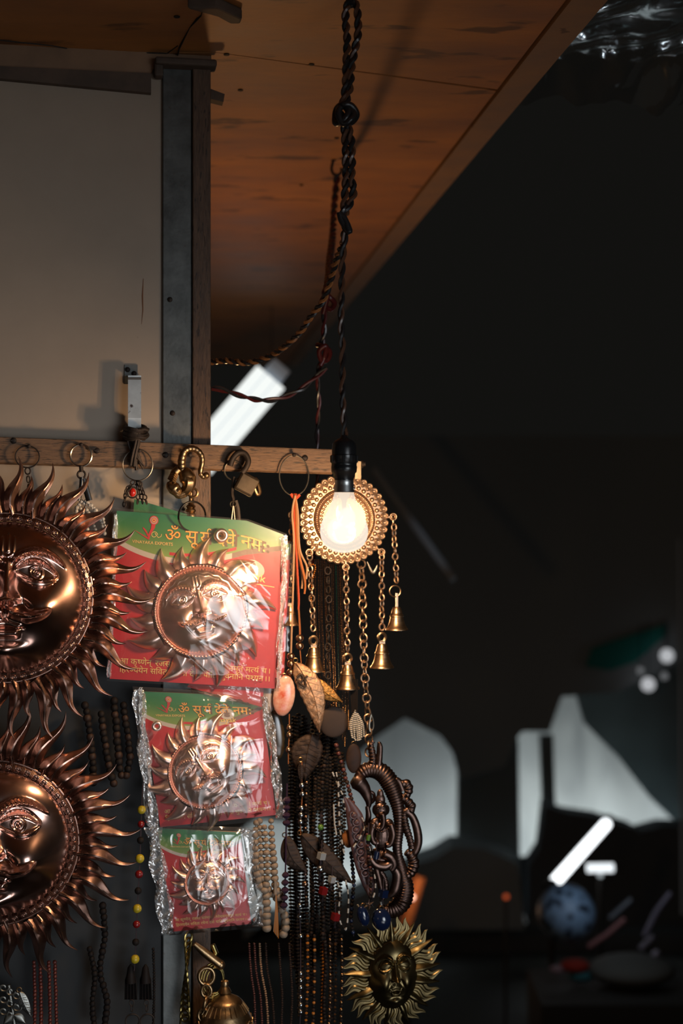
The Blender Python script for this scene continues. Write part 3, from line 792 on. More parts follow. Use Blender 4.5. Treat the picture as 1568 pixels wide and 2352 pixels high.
class Card:
    def __init__(s, q, d, th=.0022, bulge=None, dtop=0.0):
        s.q = q; s.d = d; s.th = th; s.bulge = bulge; s.dtop = dtop
    def px(s, u, v):  # v runs down
        (ax_, ay), (bx, by), (cx, cy), (dx, dy) = s.q
        x = (ax_ * (1 - u) + bx * u) * (1 - v) + (dx * (1 - u) + cx * u) * v
        y = (ay * (1 - u) + by * u) * (1 - v) + (dy * (1 - u) + cy * u) * v
        if s.bulge:
            h_, uc = s.bulge; y -= h_ * min(u / uc, (1 - u) / (1 - uc)) * max(0, 1 - v * 1.6)
        return x, y
    def pt(s, u, v, e=0.0):
        x, y = s.px(u, v); return W(x, y, s.d + s.dtop * (1 - v) + .003 * math.sin(u * PI) + e)
    def wave(s, u): return .155 + .62 * u * (1 - u) * (1.0 - .35 * u) - .085 * u
    def mesh(s, root):
        mm = M(); n = 40; back = -WN * s.th; att = []
        for i in range(n):
            for_u = (i / n, (i + 1) / n)
            cols = []
            for u in for_u:
                w_ = s.wave(u)
                cols.append([0, w_ * .5, w_ - .028, w_ - .010, w_ + .002, w_ + .034, 1])
            mats = [1, 1, 0 if .3 < i / n < .72 else 1, 1, 2 if i / n < .70 else 3, 0]
            for k in range(6):
                mm.mi = mats[k]
                pts = [s.pt(for_u[0], cols[0][k]), s.pt(for_u[0], cols[0][k + 1]), s.pt(for_u[1], cols[1][k + 1]), s.pt(for_u[1], cols[1][k])]
                mm.add(pts, [(0, 1, 2, 3)])
                w0, w1 = s.wave(for_u[0]), s.wave(for_u[1])
                att += [(for_u[0], 0, min(1, cols[0][k] / w0)), (for_u[0], 0, min(1, cols[0][k + 1] / w0)), (for_u[1], 0, min(1, cols[1][k + 1] / w1)), (for_u[1], 0, min(1, cols[1][k] / w1))]
        mm.mi = 4; n0 = mm.n
        E = [s.pt(i / 20, 0) for i in range(21)] + [s.pt(1, i / 20) for i in range(1, 21)] + [s.pt(1 - i / 20, 1) for i in range(1, 21)] + [s.pt(0, 1 - i / 20) for i in range(1, 20)]
        k = len(E); mm.add(E + [p + back for p in E], [(i, i + k, (i + 1) % k + k, (i + 1) % k) for i in range(k)] + [tuple(range(2 * k - 1, k - 1, -1))])
        att += [(0, 0, 0)] * (mm.n - n0)
        o = mm.build('card', CARDM, root, smooth=False)
        a = o.data.attributes.new('cuv', 'FLOAT_VECTOR', 'POINT'); a.data.foreach_set('vector', [c for t in att for c in t]); return o
    def place(s, V, Fc, u0, v0, h, e=.0007, asp=None):
        """print 2-D shapes on the card; h is letter height as a fraction of card width"""
        (ax_, ay), (bx, by), (cx, cy), (dx, dy) = s.q
        wpx = math.hypot(bx - ax_, by - ay); hpx = math.hypot(dx - ax_, dy - ay); kk = wpx / hpx
        return [s.pt(u0 + a * h, v0 - c * h * kk, e) for a, c in V]

LINE1 = ['आ', ' ', 'कृ', ('ष', 'h'), 'णेन्', ' ', 'रजसा', ' ', 'व', ('त', 'r'), 'मानो', ' ', 'निवेशयन्नमृतं', ' ', 'म', ('त', 'h'), ('य', 'r'), ' ', 'च', ' ', '।']
LINE2 = ['हिर', ('ण', 'h'), 'ययेन', ' ', 'सविता', ' ', 'रथेना', ' ', 'देवो', ' ', 'याति', ' ', 'भुवनानि', ' ', 'प', ('श', 'h'), 'यन', ' ', '।।']
# the short i sign is drawn before its letter
def fixi(t):
    out = []
    for ch in t:
        if ch == 'ि' and out: out.insert(len(out) - 1, ch)
        else: out.append(ch)
    return ''.join(out)
def fixp(ps): return [fixi(p) if isinstance(p, str) else (fixi(p[0]), p[1]) for p in ps]
HEAD = ['ॐ', ' ', 'सू', ('य', 'r'), ' ', 'देवे', ' ', 'नमः']
TXT = {}
def print_card(card, root, cardo, big=True, vin=(.70, .335), logo=(.20, .0)):
    if not TXT:
        TXT['h'] = deva(fixp(HEAD)); TXT['ho'] = deva(fixp(HEAD), .022); TXT['1'] = deva(fixp(LINE1)); TXT['2'] = deva(fixp(LINE2))
        TXT['v'] = text_geo('Vinayak', .012, .12); TXT['x'] = text_geo('VINAYAKA EXPORTS', .01)
    hw = .60 / TXT['h'][2]
    for key, mat, e, nm in (('ho', DKP, .0005, 'header_outline'), ('h', GOLDP, .0009, 'header_lettering')):
        V, Fc, wd = TXT[key]
        mm = M(); mm.add(card.place(V, Fc, .295, .155, hw, e), Fc); mm.build(nm, mat, cardo, smooth=False)
    for key, v0 in (('1', .905), ('2', .955)):
        V, Fc, wd = TXT[key]; hh = .90 / wd
        mm = M(); mm.add(card.place(V, Fc, .055, v0, hh), Fc); mm.build('verse_lettering', PALEG, cardo, smooth=False)
    V, Fc = TXT['v']; mm = M(); mm.add(card.place(V, Fc, vin[0], vin[1], .065), Fc); mm.build('maker_lettering', PALEG, cardo, smooth=False)
    # emblem: cream disc with a small seated shape, rule under the name
    mm = M(); n = 28; c0 = (vin[0] + .135, vin[1] - .068); rr3 = .062
    V = [(math.cos(2 * PI * i / n), math.sin(2 * PI * i / n) * .82) for i in range(n)]
    mm.add(card.place(V, None, c0[0], c0[1], rr3, .0006), [tuple(range(n))]); mm.mi = 1
    for (qx, qy, sx_, sy_) in ((0, -.28, .42, .2), (0, .02, .22, .3), (0, .38, .15, .18), (-.3, .05, .08, .2), (.3, .05, .08, .2)):
        V = [(qx + sx_ * math.cos(2 * PI * i / 12), qy + sy_ * math.sin(2 * PI * i / 12)) for i in range(12)]
        mm.add(card.place(V, None, c0[0], c0[1], rr3, .0010), [tuple(range(12))])
    mm.build('emblem', [CREAM, BROWNP], cardo, smooth=False)
    mm = M(); V = [(0, 0), (4.0, 0), (4.0, .07), (0, .07)]; mm.add(card.place(V, None, vin[0], vin[1] + .018, .065), [(0, 1, 2, 3)]); mm.build('underline', PALEG, cardo, smooth=False)
    # Y-shaped mark with a rosette
    lx, ly = logo[0], .145
    mm = M()
    def poly(V, mi, e=.0007, h=.1): mm.mi = mi; mm.add(card.place(V, None, lx, ly, h, e), [tuple(range(len(V)))])
    poly([(0, -.15), (.10, .25), (.33, .62), (.36, .95), (.12, .95), (.09, .55), (-.06, .2)], 0)
    poly([(0, -.15), (-.06, .2), (-.22, .48), (-.42, .62), (-.38, .50), (-.2, .28), (-.05, -.0)], 0)
    poly([(-.95, .42), (-.05, .0), (.0, -.12), (-.1, -.08)], 0)
    n = 24; cxr, cyr = .25, 1.05
    for rad, mi, e in ((.27, 0, .0008), (.22, 1, .0010), (.15, 0, .0012), (.11, 2, .0014), (.06, 0, .0016)):
        poly([(cxr + rad * math.cos(2 * PI * i / n), cyr + rad * math.sin(2 * PI * i / n)) for i in range(n)], mi, e)
    for i in range(14):
        a = 2 * PI * i / 14; poly([(cxr + .185 * math.cos(a) + .018 * math.cos(2 * PI * j / 6), cyr + .185 * math.sin(a) + .018 * math.sin(2 * PI * j / 6)) for j in range(6)], 0, .0012)
    # curl
    pts = [(.30 + .20 * math.cos(a) * (1 - a / 14), .20 + .20 * math.sin(a) * (1 - a / 14)) for a in np.linspace(0, 7.5, 26)]
    pts += [(.55, .05), (.70, .12), (.74, .28)]
    w2 = .018; V = []; 
    for i, (x, y) in enumerate(pts):
        a = pts[max(i - 1, 0)]; b = pts[min(i + 1, len(pts) - 1)]; tx, ty = b[0] - a[0], b[1] - a[1]; L_ = math.hypot(tx, ty) + 1e-9
        V += [(x - ty / L_ * w2, y + tx / L_ * w2), (x + ty / L_ * w2, y - tx / L_ * w2)]
    mm.mi = 2; mm.add(card.place(V, None, lx, ly, .1, .0008), [(2 * i, 2 * i + 1, 2 * i + 3, 2 * i + 2) for i in range(len(pts) - 1)])
    mm.build('printed_mark', [pm('logo_red', (.50, .02, .02), .4), CREAM, PALEG], cardo, smooth=False)
    V, Fc = TXT['x']; mm = M(); mm.add(card.place(V, Fc, lx - .10, ly + .037, .026), Fc); mm.build('caption_lettering', PALEG, cardo, smooth=False)

FOLD = film('folded_film', (1, 1, 1), .22, .22, .22)
FILM = film('packet_film', (1, .99, .97), .042, .03, .09)
def sleeve(root, q, d, seed, suns, nu=110, nv=110, amp=.0016, seal=None, top=None):
    """clear wrinkled bag: q pixel corners TL TR BR BL, suns = (u, v, radius, lift) bumps pushed up by what is inside"""
    rn = random.Random(seed); K = []
    for i in range(6):
        a = rn.uniform(0, PI); k = rn.uniform(4, 20); K.append((math.cos(a) * k, math.sin(a) * k, rn.uniform(0, 6), rn.uniform(.3, 1) / (1 + k * .04), rn.uniform(1, 5), rn.uniform(0, 6)))
    cd = Card(q, d)
    cd.bulge = top
    def fn(u, v):
        h = 0
        for kx, ky, ph, am, wv_, wp in K:
            s_ = math.sin(kx * u + ky * v + ph + .9 * math.sin(wv_ * (u - v) * 3 + wp))
            h += am * (1 - abs(s_)) ** 3
        h *= amp
        e = min(u, 1 - u, v, 1 - v)
        lift = 0
        for su, sv, sr, sl in suns:
            r_ = math.hypot(u - su, v - sv) / sr; lift = max(lift, sl * max(0, 1 - r_ * r_ * .55))
        x, y = cd.px(u, v)
        ex = 2.2 * math.sin(9 * v + seed) if u < .02 or u > .98 else 0
        return W(x + ex, y, d + (.0028 + h) * min(1, e * 14) + lift + .002 * math.sin(PI * u))
    mm = M(); mm.grid(fn, nu, nv)
    return mm.build('plastic_sleeve', FILM, root)

def fold(root, pts, wd, d, seed):
    """crumpled double-layered margin of a bag running along pixel points"""
    rn = random.Random(seed); ph = [rn.uniform(0, 6) for _ in range(6)]
    pth = smoothpath([Vector((x, 0, y)) for x, y in pts], 8); n = len(pth)
    def fn(u, v):
        i = v * (n - 1); a = int(min(n - 2, i)); p = pth[a] + (pth[a + 1] - pth[a]) * (i - a)
        x = p.x + (u - .5) * wd * (1 + .25 * math.sin(v * 17 + ph[0])) + .8 * math.sin(v * 40 + ph[1])
        h = .0022 * abs(math.sin(v * 31 + u * 3 + ph[2])) + .0018 * math.sin(u * 9 + v * 13 + ph[3]) + .0012 * abs(math.sin(u * 16 - v * 70 + ph[4]))
        return W(x, p.z, d + h + .002)
    mm = M(); mm.grid(fn, 14, 130); return mm.build('sleeve_fold', FOLD, root)

def small_sun(px, py, R_px, d, roll, label, nr, r1=1.56, a0=.1, hook=None, group='small rose copper suns in packets'):
    base = W(px, py, d); root = thing('rose_copper_sun', label, 'sun mask', base, (math.radians(-1), -roll, YAW), local=True, group=None)
    R = R_px / F * base.y
    face_mesh(130, R * .93, True, True, hs=.85).build('face', ROSE, root)
    mm = M(); mm.ring((0, -R * .07, 0), R * .98, R * .06, 100, 8); mm.ring((0, -R * .01, 0), R * .98, R * .07, 60, 8)
    nb = 84
    for i in range(nb):
        a = 2 * PI * i / nb; mm.ball(Vector((math.cos(a) * R * .975, -R * .125, math.sin(a) * R * .975)), R * .034, 7, 5)
    mm.build('beaded_rim', ROSE_D, root)
    pr = [ray_mesh(R * 1.01, R * r1, R * .225, .50, 'c', lift=.4, n=16, flatk=.6).build('ray', ROSE, root),
          ray_mesh(R * 1.01, R * (r1 * .90), R * .19, .42, 'c', lift=.4, n=16, flatk=.6).build('ray', ROSE, root)]
    put_rays(root, pr, nr, a0, .03, seed=int(px))
    if hook:
        hx, hy, hr = hook; p = W(hx, hy, d + .008); mm = M()
        Rl = Matrix.Rotation(YAW, 3, 'Z') @ Matrix.Rotation(-roll, 3, 'Y')
        inv = (root.rotation_euler.to_matrix()).inverted(); q = inv @ (p - base)
        mm.ring(q, hr * .66 / F * base.y, hr * .34 / F * base.y, 24, 8)
        mm.build('hanging_loop', ROSE, root)
    return root

# big packet (plus the two behind it)
pk = thing('sun_packet', 'largest packet, upper one with green header and flat red card, hanging from the black ring', 'packet', W(445, 1583, .05))
c1 = Card([(268, 1173), (651, 1228), (635, 1582), (252, 1559)], .046, bulge=(20, .78))
co = c1.mesh(pk); print_card(c1, pk, co)
sleeve(pk, [(260, 1166), (658, 1226), (641, 1588), (246, 1564)], .0475, 3, [(.52, .60, .52, .034)], 170, 150, .0011, top=(20, .78))
mm = M()
for i in range(34):
    v = .02 + .96 * i / 33; x, y = c1.px(1.0, v); mm.box(W(x + 5 + math.sin(i * 2.3), y, .047), (.0045, .0008, .0045 + .001 * math.sin(i)), YAW)
mm.build('heat_seal', film('seal_film', (1, 1, 1), .08, .12, .2), pk)
pkb = thing('sun_packet', 'packet mostly hidden behind the largest one, its green corner showing above and at the right', 'packet', W(460, 1560, .03))
c1b = Card([(308, 1146), (668, 1250), (650, 1590), (290, 1500)], .028)
cb = c1b.mesh(pkb)
sleeve(pkb, [(300, 1138), (676, 1247), (655, 1596), (284, 1508)], .0295, 8, [], 90, 60, .002)
small_sun(460, 1403, 107, .051, math.radians(10), 'largest rose copper sun, moustached, on the packet with the green header', 18, 1.60, .02, (508, 1230, 17))
fold(pk, [(652, 1232), (652, 1330), (644, 1450), (638, 1580)], 12, .0490, 4); fold(pk, [(266, 1180), (262, 1300), (256, 1440), (250, 1556)], 9, .0480, 6)
# red bottom edge of the packet under it
pkc = thing('sun_packet', 'packet showing only a bright red lower edge, between the largest and the middle packet', 'packet', W(545, 1625, .030))
c1c = Card([(470, 1500), (612, 1500), (602, 1624), (430, 1578)], .0400); c1c.wave = lambda u: .12
c1c.mesh(pkc); sleeve(pkc, [(460, 1500), (620, 1500), (608, 1630), (424, 1582)], .0412, 9, [], 60, 40, .002)
# middle packet
pm2 = thing('sun_packet', 'middle packet of the column, tilted, its sun turned to the left', 'packet', W(480, 1903, .04))
c2 = Card([(322, 1588), (600, 1600), (634, 1872), (368, 1900)], .034, th=.006)
co = c2.mesh(pm2); print_card(c2, pm2, co, vin=(.56, .22), logo=(.20, 0))
sleeve(pm2, [(305, 1576), (612, 1596), (652, 1882), (340, 1910)], .0355, 12, [(.50, .58, .58, .027)], 140, 130, .0014)
fold(pm2, [(318, 1584), (326, 1680), (338, 1790), (352, 1905)], 26, .0365, 2); fold(pm2, [(606, 1600), (624, 1700), (636, 1800), (646, 1880)], 20, .0365, 5); fold(pm2, [(322, 1578), (329, 1700), (345, 1800)], 10, .038, 9)
small_sun(470, 1771, 85, .0385, math.radians(33), 'middle-sized rose copper sun turned to the left on the middle packet', 18, 1.62, .15, (360, 1668, 12))
# small packet
pm3 = thing('sun_packet', 'smallest packet at the bottom of the column, in a wide crumpled sleeve', 'packet', W(470, 2145, .035))
c3 = Card([(362, 1902), (552, 1912), (577, 2122), (396, 2140)], .030, th=.004)
co = c3.mesh(pm3); print_card(c3, pm3, co, vin=(.58, .235), logo=(.22, 0))
sleeve(pm3, [(342, 1896), (586, 1900), (606, 2130), (372, 2150)], .0315, 21, [(.50, .53, .60, .018)], 130, 110, .0016)
fold(pm3, [(352, 1900), (362, 1980), (374, 2060), (386, 2146)], 34, .0325, 3); fold(pm3, [(572, 1904), (582, 1980), (590, 2060), (596, 2128)], 34, .0325, 7)
small_sun(475, 2026, 52, .034, math.radians(3), 'smallest rose copper sun, on the lowest packet of the column', 18, 1.72, .05)
# ------------------------------------------------------------------ medallion with chains and bells
def lp(px, py, d=.02): return W(px, py, d)
ctr = lp(790, 1193); kpx = ctr.y / F
wc = thing('bell_wall_hanging', 'round antique gold medallion with five bells on chains, behind the glowing bulb', 'wall hanging', ctr)
RX = Vector((math.cos(YAW), math.sin(YAW), 0)); RZ = Vector((0, 0, 1))
def mp_(x, z, e=0): return ctr + RX * (x * kpx) + RZ * (z * kpx) + WN * (e * kpx)
RL = Matrix((RX, -WN, RZ)).transposed()
R2 = RL @ Matrix.Rotation(PI / 2, 3, 'X')      # lathe axis out of the wall
mm = M()
mm.lathe([(r * kpx, e * kpx) for r, e in ((0, 2), (46, 2), (50, 3), (57, 3), (60, 7), (62, 8), (64, 5), (65, 5), (68, 8), (71, 5), (72, 2.5), (86, 2), (92, 1.5), (94, 0), (94, -3), (0, -3))], ctr, 90, R2)
disc = mm.build('medallion', GOLD, wc)
mm = M()
for i in range(90):
    a = 2 * PI * i / 90; b = a + .07
    mm.tube([mp_(64 * math.cos(a), 64 * math.sin(a), 6), mp_(67.5 * math.cos((a + b) / 2), 67.5 * math.sin((a + b) / 2), 9), mp_(71 * math.cos(b), 71 * math.sin(b), 6)], 1.1 * kpx, 5)
mm.build('rope_ring', GOLD, disc)
mm = M()
for i in range(42):
    a = 2 * PI * i / 42; mm.ball(mp_(53.5 * math.cos(a), 53.5 * math.sin(a), 3.5), 3.6 * kpx, 8, 6)
mm.build('inner_beading', GOLD, disc)
mm = M(); mm.ball(mp_(0, 0, 0), 5.2 * kpx, 12, 8); b0 = mm.build('bead', GOLD, wc, loc=None)
b0.data.transform(Matrix.Translation(-(mp_(0, 0, 0) - ctr)))
for i in range(36):
    a = 2 * PI * (i + .5) / 36; o = b0 if i == 0 else dupe(b0, wc); o.location = mp_(78.5 * math.cos(a), 78.5 * math.sin(a), 4.5) - ctr
# petal: outer drop and inner drop
def drop(mm, sx, sz, r, e, n=20, cz=0):
    pts = []
    for i in range(n):
        a = 2 * PI * i / n; x = sx * math.sin(a) * math.sin(a / 2) ** 1.0 if False else sx * math.sin(a) * (1 - .45 * math.cos(a))
        pts.append((x, -sz * math.cos(a) * -1 + cz))
    mm.tube([ctr + RX * (x * kpx) + RZ * (z * kpx) + WN * (e * kpx) for x, z in pts], r * kpx, 6, closed=True, up=WN)
mm = M()
def drop2(mm, sx, sz, r, e, cz):
    n = 20; pts = []
    for i in range(n):
        a = 2 * PI * i / n; pts.append((sx * math.sin(a) * (1 + .35 * math.cos(a)), sz * math.cos(a) + cz))
    mm.tube([ctr + RX * (x * kpx) + RZ * (z * kpx) + WN * (e * kpx) for x, z in pts], r * kpx, 6, closed=True, up=WN)
drop2(mm, 6.3, 9.0, 1.7, 2.5, 93.5); drop2(mm, 3.0, 4.6, 1.5, 2.5, 93.0)
mm.slab([ctr + RX * (6.0 * math.sin(a) * (1 + .35 * math.cos(a)) * kpx) + RZ * ((8.8 * math.cos(a) + 93.5) * kpx) + WN * (.5 * kpx) for a in np.linspace(0, 2 * PI, 16, endpoint=False)], -WN * 1.5 * kpx)
pt0 = mm.build('petal', GOLD, wc)
Rw = Matrix((RX, -WN, RZ)).transposed()
for i in range(38):
    o = pt0 if i == 0 else dupe(pt0, wc)
    o.rotation_euler = (Rw @ Matrix.Rotation(2 * PI * i / 38, 3, 'Y') @ Rw.inverted()).to_euler()
# chains and bells: eyelet x,y ; bell loop x, y top ; bell scale ; lower ring?
BP = [(670, 1183, 666, 1370, .80, 0), (710, 1269, 720, 1460, 1.0, 0), (794, 1303, 798, 1500, 1.0, 0), (876, 1268, 877, 1452, 1.0, 0), (903, 1187, 911, 1358, .95, 1)]
BRB = pm('brushed_brass', (.46, .31, .19), .34, 1, var=.3, vs=60, stretch=(1, 1, 14))
BPROF = [(4, 0), (9, -1), (11.5, -6), (13, -13), (14.2, -18), (16.6, -20), (17, -23), (15.5, -24.5), (17.6, -34), (20.5, -43), (24.5, -50), (27.5, -53.5), (27.8, -56), (25, -56.5), (14, -36), (0, -28)]
for ex, ey, bx, by, s, ringy in BP:
    e = lp(ex, ey, .021); mm = M()
    mm.ring(e, 7.5 * kpx, 2.2 * kpx, 24, 8, nrm=WN); mm.ring(e, 3.8 * kpx, 1.5 * kpx, 18, 6, nrm=WN)
    dirc = (ctr - e).normalized(); mm.tube([e + dirc * 8 * kpx, e + dirc * 15 * kpx], 4.0 * kpx, 8)
    mm.build('eyelet', GOLD, wc)
    bot = lp(bx, by - (14 if ringy else -6), .022)
    mm = M(); path = smoothpath([lp(ex + .5, ey + 4, .022), lp(ex * .7 + bx * .3, ey * .7 + by * .3, .022), lp(bx, by + (-16 if ringy else 2), .022)], 8)
    chain(mm, path, .0098 * .82, 7.2 * kpx * .84, 2.1 * kpx, tw=1.35, n=12, k=6, start=ex)
    mm.build('chain', GOLD, wc)
    # bell with its loop plate
    mm = M(); lc = lp(bx, by + 12 * s, .022)
    if ringy:
        mm.ring(lp(bx - 4, by, .022), 13 * kpx, 1.8 * kpx, 26, 7, nrm=WN); mm.box(lc + RZ * (-10 * kpx), (5 * kpx, 4 * kpx, 34 * kpx), YAW)
    else:
        mm.ring(lc, 8.5 * s * kpx, 3.6 * s * kpx, 16, 6, nrm=WN, sz=1.15); mm.box(lc - RZ * (12 * s * kpx), (13 * s * kpx, 6 * kpx, 10 * s * kpx), YAW)
    tp = lc - RZ * ((14 if not ringy else 26) * s * kpx)
    mm.lathe([(r * s * kpx, z * s * kpx) for r, z in BPROF], tp, 36)
    bell = mm.build('bell', BRB, wc)
    mm = M(); mm.tube([tp - RZ * 25 * s * kpx, tp - RZ * 54 * s * kpx], 1.2 * kpx, 6); mm.ball(tp - RZ * 55 * s * kpx, 5 * s * kpx, 10, 7); mm.build('clapper', BRASS, bell)
# bracket on the rail end
br = M(); c = lp(822, 1078, .03); br.slab([lp(815, 1058, .032), lp(829, 1060, .032), lp(829, 1100, .030), (lp(815, 1100, .030))], -WN * .0015)
brk = thing('brass_bracket', 'small brass plate with a screw on the rail end beside the bulb socket', 'bracket', c)
br.build('plate', BRASS, brk, smooth=False)
mm = M(); mm.tube([lp(830, 1066, .028), lp(838, 1066, .028)], .0034, 10); mm.ring(lp(832, 1066, .028), .0042, .0012, 12, 5, nrm=RX); mm.build('screw', IRON, brk)

# the sixth chain, holding the bronze plaque
ch = thing('hanging_chain', 'long brass chain of plain round links holding the dark bronze plaque', 'chain', lp(840, 1760, .02))
mm = M(); path = smoothpath([lp(829, 1288, .01), lp(832, 1350, .012), lp(834, 1450, .014), (lp(838, 1560, .016)), lp(846, 1660, .018), lp(846, 1745, .02)], 10)
chain(mm, path, 15.5 * kpx, 9.2 * kpx, 2.0 * kpx, tw=1.1, n=14, k=6, elong=1.1); mm.build('links', GOLD, ch)
mm = M(); mm.tube(smoothpath([lp(852, 1640, .022), lp(857, 1655, .022), lp(857, 1672, .022), lp(850, 1680, .022), lp(848, 1664, .022), (lp(852, 1642, .022))], 5), 1.8 * kpx, 7); mm.build('steel_clip', STEEL, ch)
mm = M(); mm.tube(smoothpath([lp(843, 1290, .0), lp(850, 1306, .0), lp(857, 1316, .0), lp(864, 1306, .0), lp(866, 1298, .0)], 6), [.0006 + .0018 * math.sin(PI * i / 24) for i in range(25)], 8, flat=.4)
mm.build('steel_clip', STEEL, label='bright curved steel clip just below the medallion, lower right', cat='clip')

# ------------------------------------------------------------------ rings, hooks and clips on the rail
def nail(px, py, root=None, d=.034):
    mm = M(); a = W(px, py, d - .008); b = W(px, py - 1, d + .014)
    mm.tube([a, b], .0016, 7); mm.ball(b, .0028, 9, 5, (1, .5, 1)); return mm
def hook_ring(px, py, rx, rz, r, label, name='wire_ring', mat=STEEL, d=.042, cat='ring', tilt=0):
    mm = M(); c = W(px, py, d); k = c.y / F
    mm.ring(c, 1.0 * k, r * k, 44, 7, nrm=WN + Vector((tilt, 0, 0)), sx=rx, sz=rz)
    return mm.build(name, mat, label=label, cat=cat)
for (nx, ny, lb) in ((66, 1026, 'nail holding the leftmost ring'), (186, 1022, 'nail holding the second ring from the left'), (548, 1040, 'nail holding the black curved hook'), (675, 1046, 'nail holding the tall wire ring'), (320, 1036, 'nail under the dark wire binding'), (436, 1046, 'nail carrying the brass bird hook')):
    nail(nx, ny).build('nail', IRON, label=lb + ' on the rail', cat='nail')
hook_ring(63, 1049, 27, 25, 1.7, 'leftmost thin wire ring on the rail', mat=IRON)
hook_ring(186, 1046, 24, 25, 2.4, 'bright steel key ring, second from the left on the rail', name='key_ring', mat=pm('bright_steel', (.55, .52, .46), .25, 1))
hook_ring(316, 1068, 34, 36, 1.5, 'wide wire ring hanging from the dark wire binding')
hook_ring(675, 1092, 34, 46, 1.5, 'tall oval wire ring at the right end of the rail')
hook_ring(536, 1080, 21, 22, 1.8, 'small wire ring behind the black curved hook', d=.036)
# black curved hook with padlock-like block
hk = thing('black_hook', 'black curved iron hook right of the brass bird hook', 'hook', W(550, 1085, .045))
mm = M(); mm.tube(smoothpath([W(x, y, .048) for x, y in ((528, 1070), (535, 1052), (548, 1040), (562, 1042), (570, 1058), (565, 1074), (556, 1086))], 6), [.0016, .0024, .003, .0036, .004, .004, .0046] and .0040, 9); mm.build('hook_body', IRON, hk)
pl = thing('padlock', 'small dull brass padlock hanging at an angle under the black hook', 'padlock', W(570, 1110, .045))
mm = M(); mm.box(W(566, 1112, .045), (.027, .012, .026), R=Matrix.Rotation(YAW, 3, 'Z') @ Matrix.Rotation(math.radians(28), 3, 'Y')); mm.build('body', pm('dull_lock', (.06, .045, .03), .5, .8, var=.4, vs=60, bump=.3), pl, smooth=False, bevel=.003)
mm = M(); mm.tube(smoothpath([W(586, 1098, .045), W(592, 1110, .048), W(597, 1130, .048), W(591, 1136, .048), W(583, 1118, .048)], 5), .0022, 7); mm.build('keeper', BRASS, pl)
ky = thing('clasp_strap', 'dark strap and split clasp hanging below the padlock', 'strap', W(538, 1190, .04))
mm = M(); mm.tube(smoothpath([W(538, 1095, .04), W(533, 1130, .04), W(536, 1150, .04), W(532, 1172, .04)], 5), .0020, 7); mm.tube(smoothpath([W(540, 1150, .042), W(546, 1175, .042), W(549, 1230, .042)], 4), .0032, 8, flat=.4); mm.build('strap', IRON, ky)
mm = M(); mm.tube([W(535, 1162, .044), W(531, 1195, .044)], .0010, 6); mm.tube([W(536, 1162, .044), W(539, 1195, .044)], .0010, 6); mm.ring(W(535, 1158, .044), .004, .0008, 14, 5, nrm=WN); mm.build('split_clasp', STEEL, ky)

# brass bird-headed hook
bh = thing('bird_hook', 'brass bird-shaped hook with a curled neck, hung on a nail over the post', 'hook', W(430, 1110, .05))
mm = M(); pts = [(474, 1092), (468, 1096), (460, 1086), (464, 1062), (462, 1046), (452, 1034), (438, 1030), (424, 1036), (418, 1052), (417, 1070), (420, 1086), (424, 1100)]
pp = smoothpath([W(x, y, .055) for x, y in pts], 6); n = len(pp)
rad = [(.0028 + .0034 * (i / n) ** 1.2 + (.0018 * max(0, 1 - i / 5))) * (1 + .07 * math.sin(i * 1.9)) for i in range(n)]
mm.tube(pp, rad, 12); mm.ball(W(473, 1092, .055), .0046, 12, 8); mm.build('neck', BRASS, bh)
mm = M(); pp = smoothpath([W(x, y, .055) for x, y in ((422, 1076), (428, 1092), (433, 1108), (430, 1122), (420, 1132), (410, 1136), (402, 1130))], 6)
mm.tube(pp, [.0050, .0060, .0072, .0084, .0092, .0098, .0104, .0108, .0110, .0110, .0108, .0104, .0100, .0096, .0092, .0088, .0084, .0080, .0078, .0076, .0074, .0072, .0070, .0070, .0068, .0066, .0064, .0062, .0060, .0058, .0056, .0055, .005, .0048, .0046, .004, .0034][:len(pp)], 12)
for k in range(6):
    mm.tube(smoothpath([W(424 + k * 2.7, 1086 + k * 1.5, .062), W(432 + k * 2.2, 1106, .067), W(427 + k * 2.4, 1124, .064), W(416 + k * 2.4, 1132 + k * .8, .060)], 5), .0012, 6)
mm.build('feathered_body', BRASS, bh)
mm = M(); pp = smoothpath([W(x, y, .057) for x, y in ((391, 1106), (392, 1114), (400, 1122), (409, 1132), (415, 1141))], 6); mm.tube(pp, np.interp(range(len(pp)), [0, 6, 12, 18, 24], [.003, .0068, .0088, .0066, .0012]), 12)
mm.ball(W(411, 1126, .067), .0016, 8, 6); mm.ring(W(411, 1126, .066), .0024, .0006, 12, 5, nrm=WN)
for k in range(5): mm.tube([W(388 + k * 1.4, 1108 - k * 5, .060), W(396 + k * 1.6, 1104 - k * 4.5, .063), (W(402 + k * 1.4, 1108 - k * 4, .060))], .0016, 6)
mm.tube(smoothpath([W(392, 1104, .056), W(400, 1088, .056), W(410, 1078, .056)], 5), [.005] * 5 + [.0058] * 6, 10)
mm.build('head', BRASS, bh)
mm = M(); mm.ring(W(443, 1132, .055), .0058, .0018, 22, 7, nrm=WN); mm.ball(W(443, 1108, .055), .003, 8, 6)
mm.build('loop', BRASS, bh)
fin = thing('brass_bell_handle', 'turned brass finial hanging under the bird hook in front of the post', 'bell', W(438, 1195, .05))
mm = M(); c = W(438, 1152, .026); k = c.y / F; mm.lathe([(r * k, -z * k) for r, z in ((0, -22), (4, -20), (4.5, 0), (6, 6), (10, 9), (11, 12), (8.5, 15), (11.5, 19), (12, 22), (9, 25), (12, 30), (13, 36), (11, 41), (16, 48), (24, 60), (28, 80), (0, 80))], c, 24); mm.build('finial', BRASS, fin)
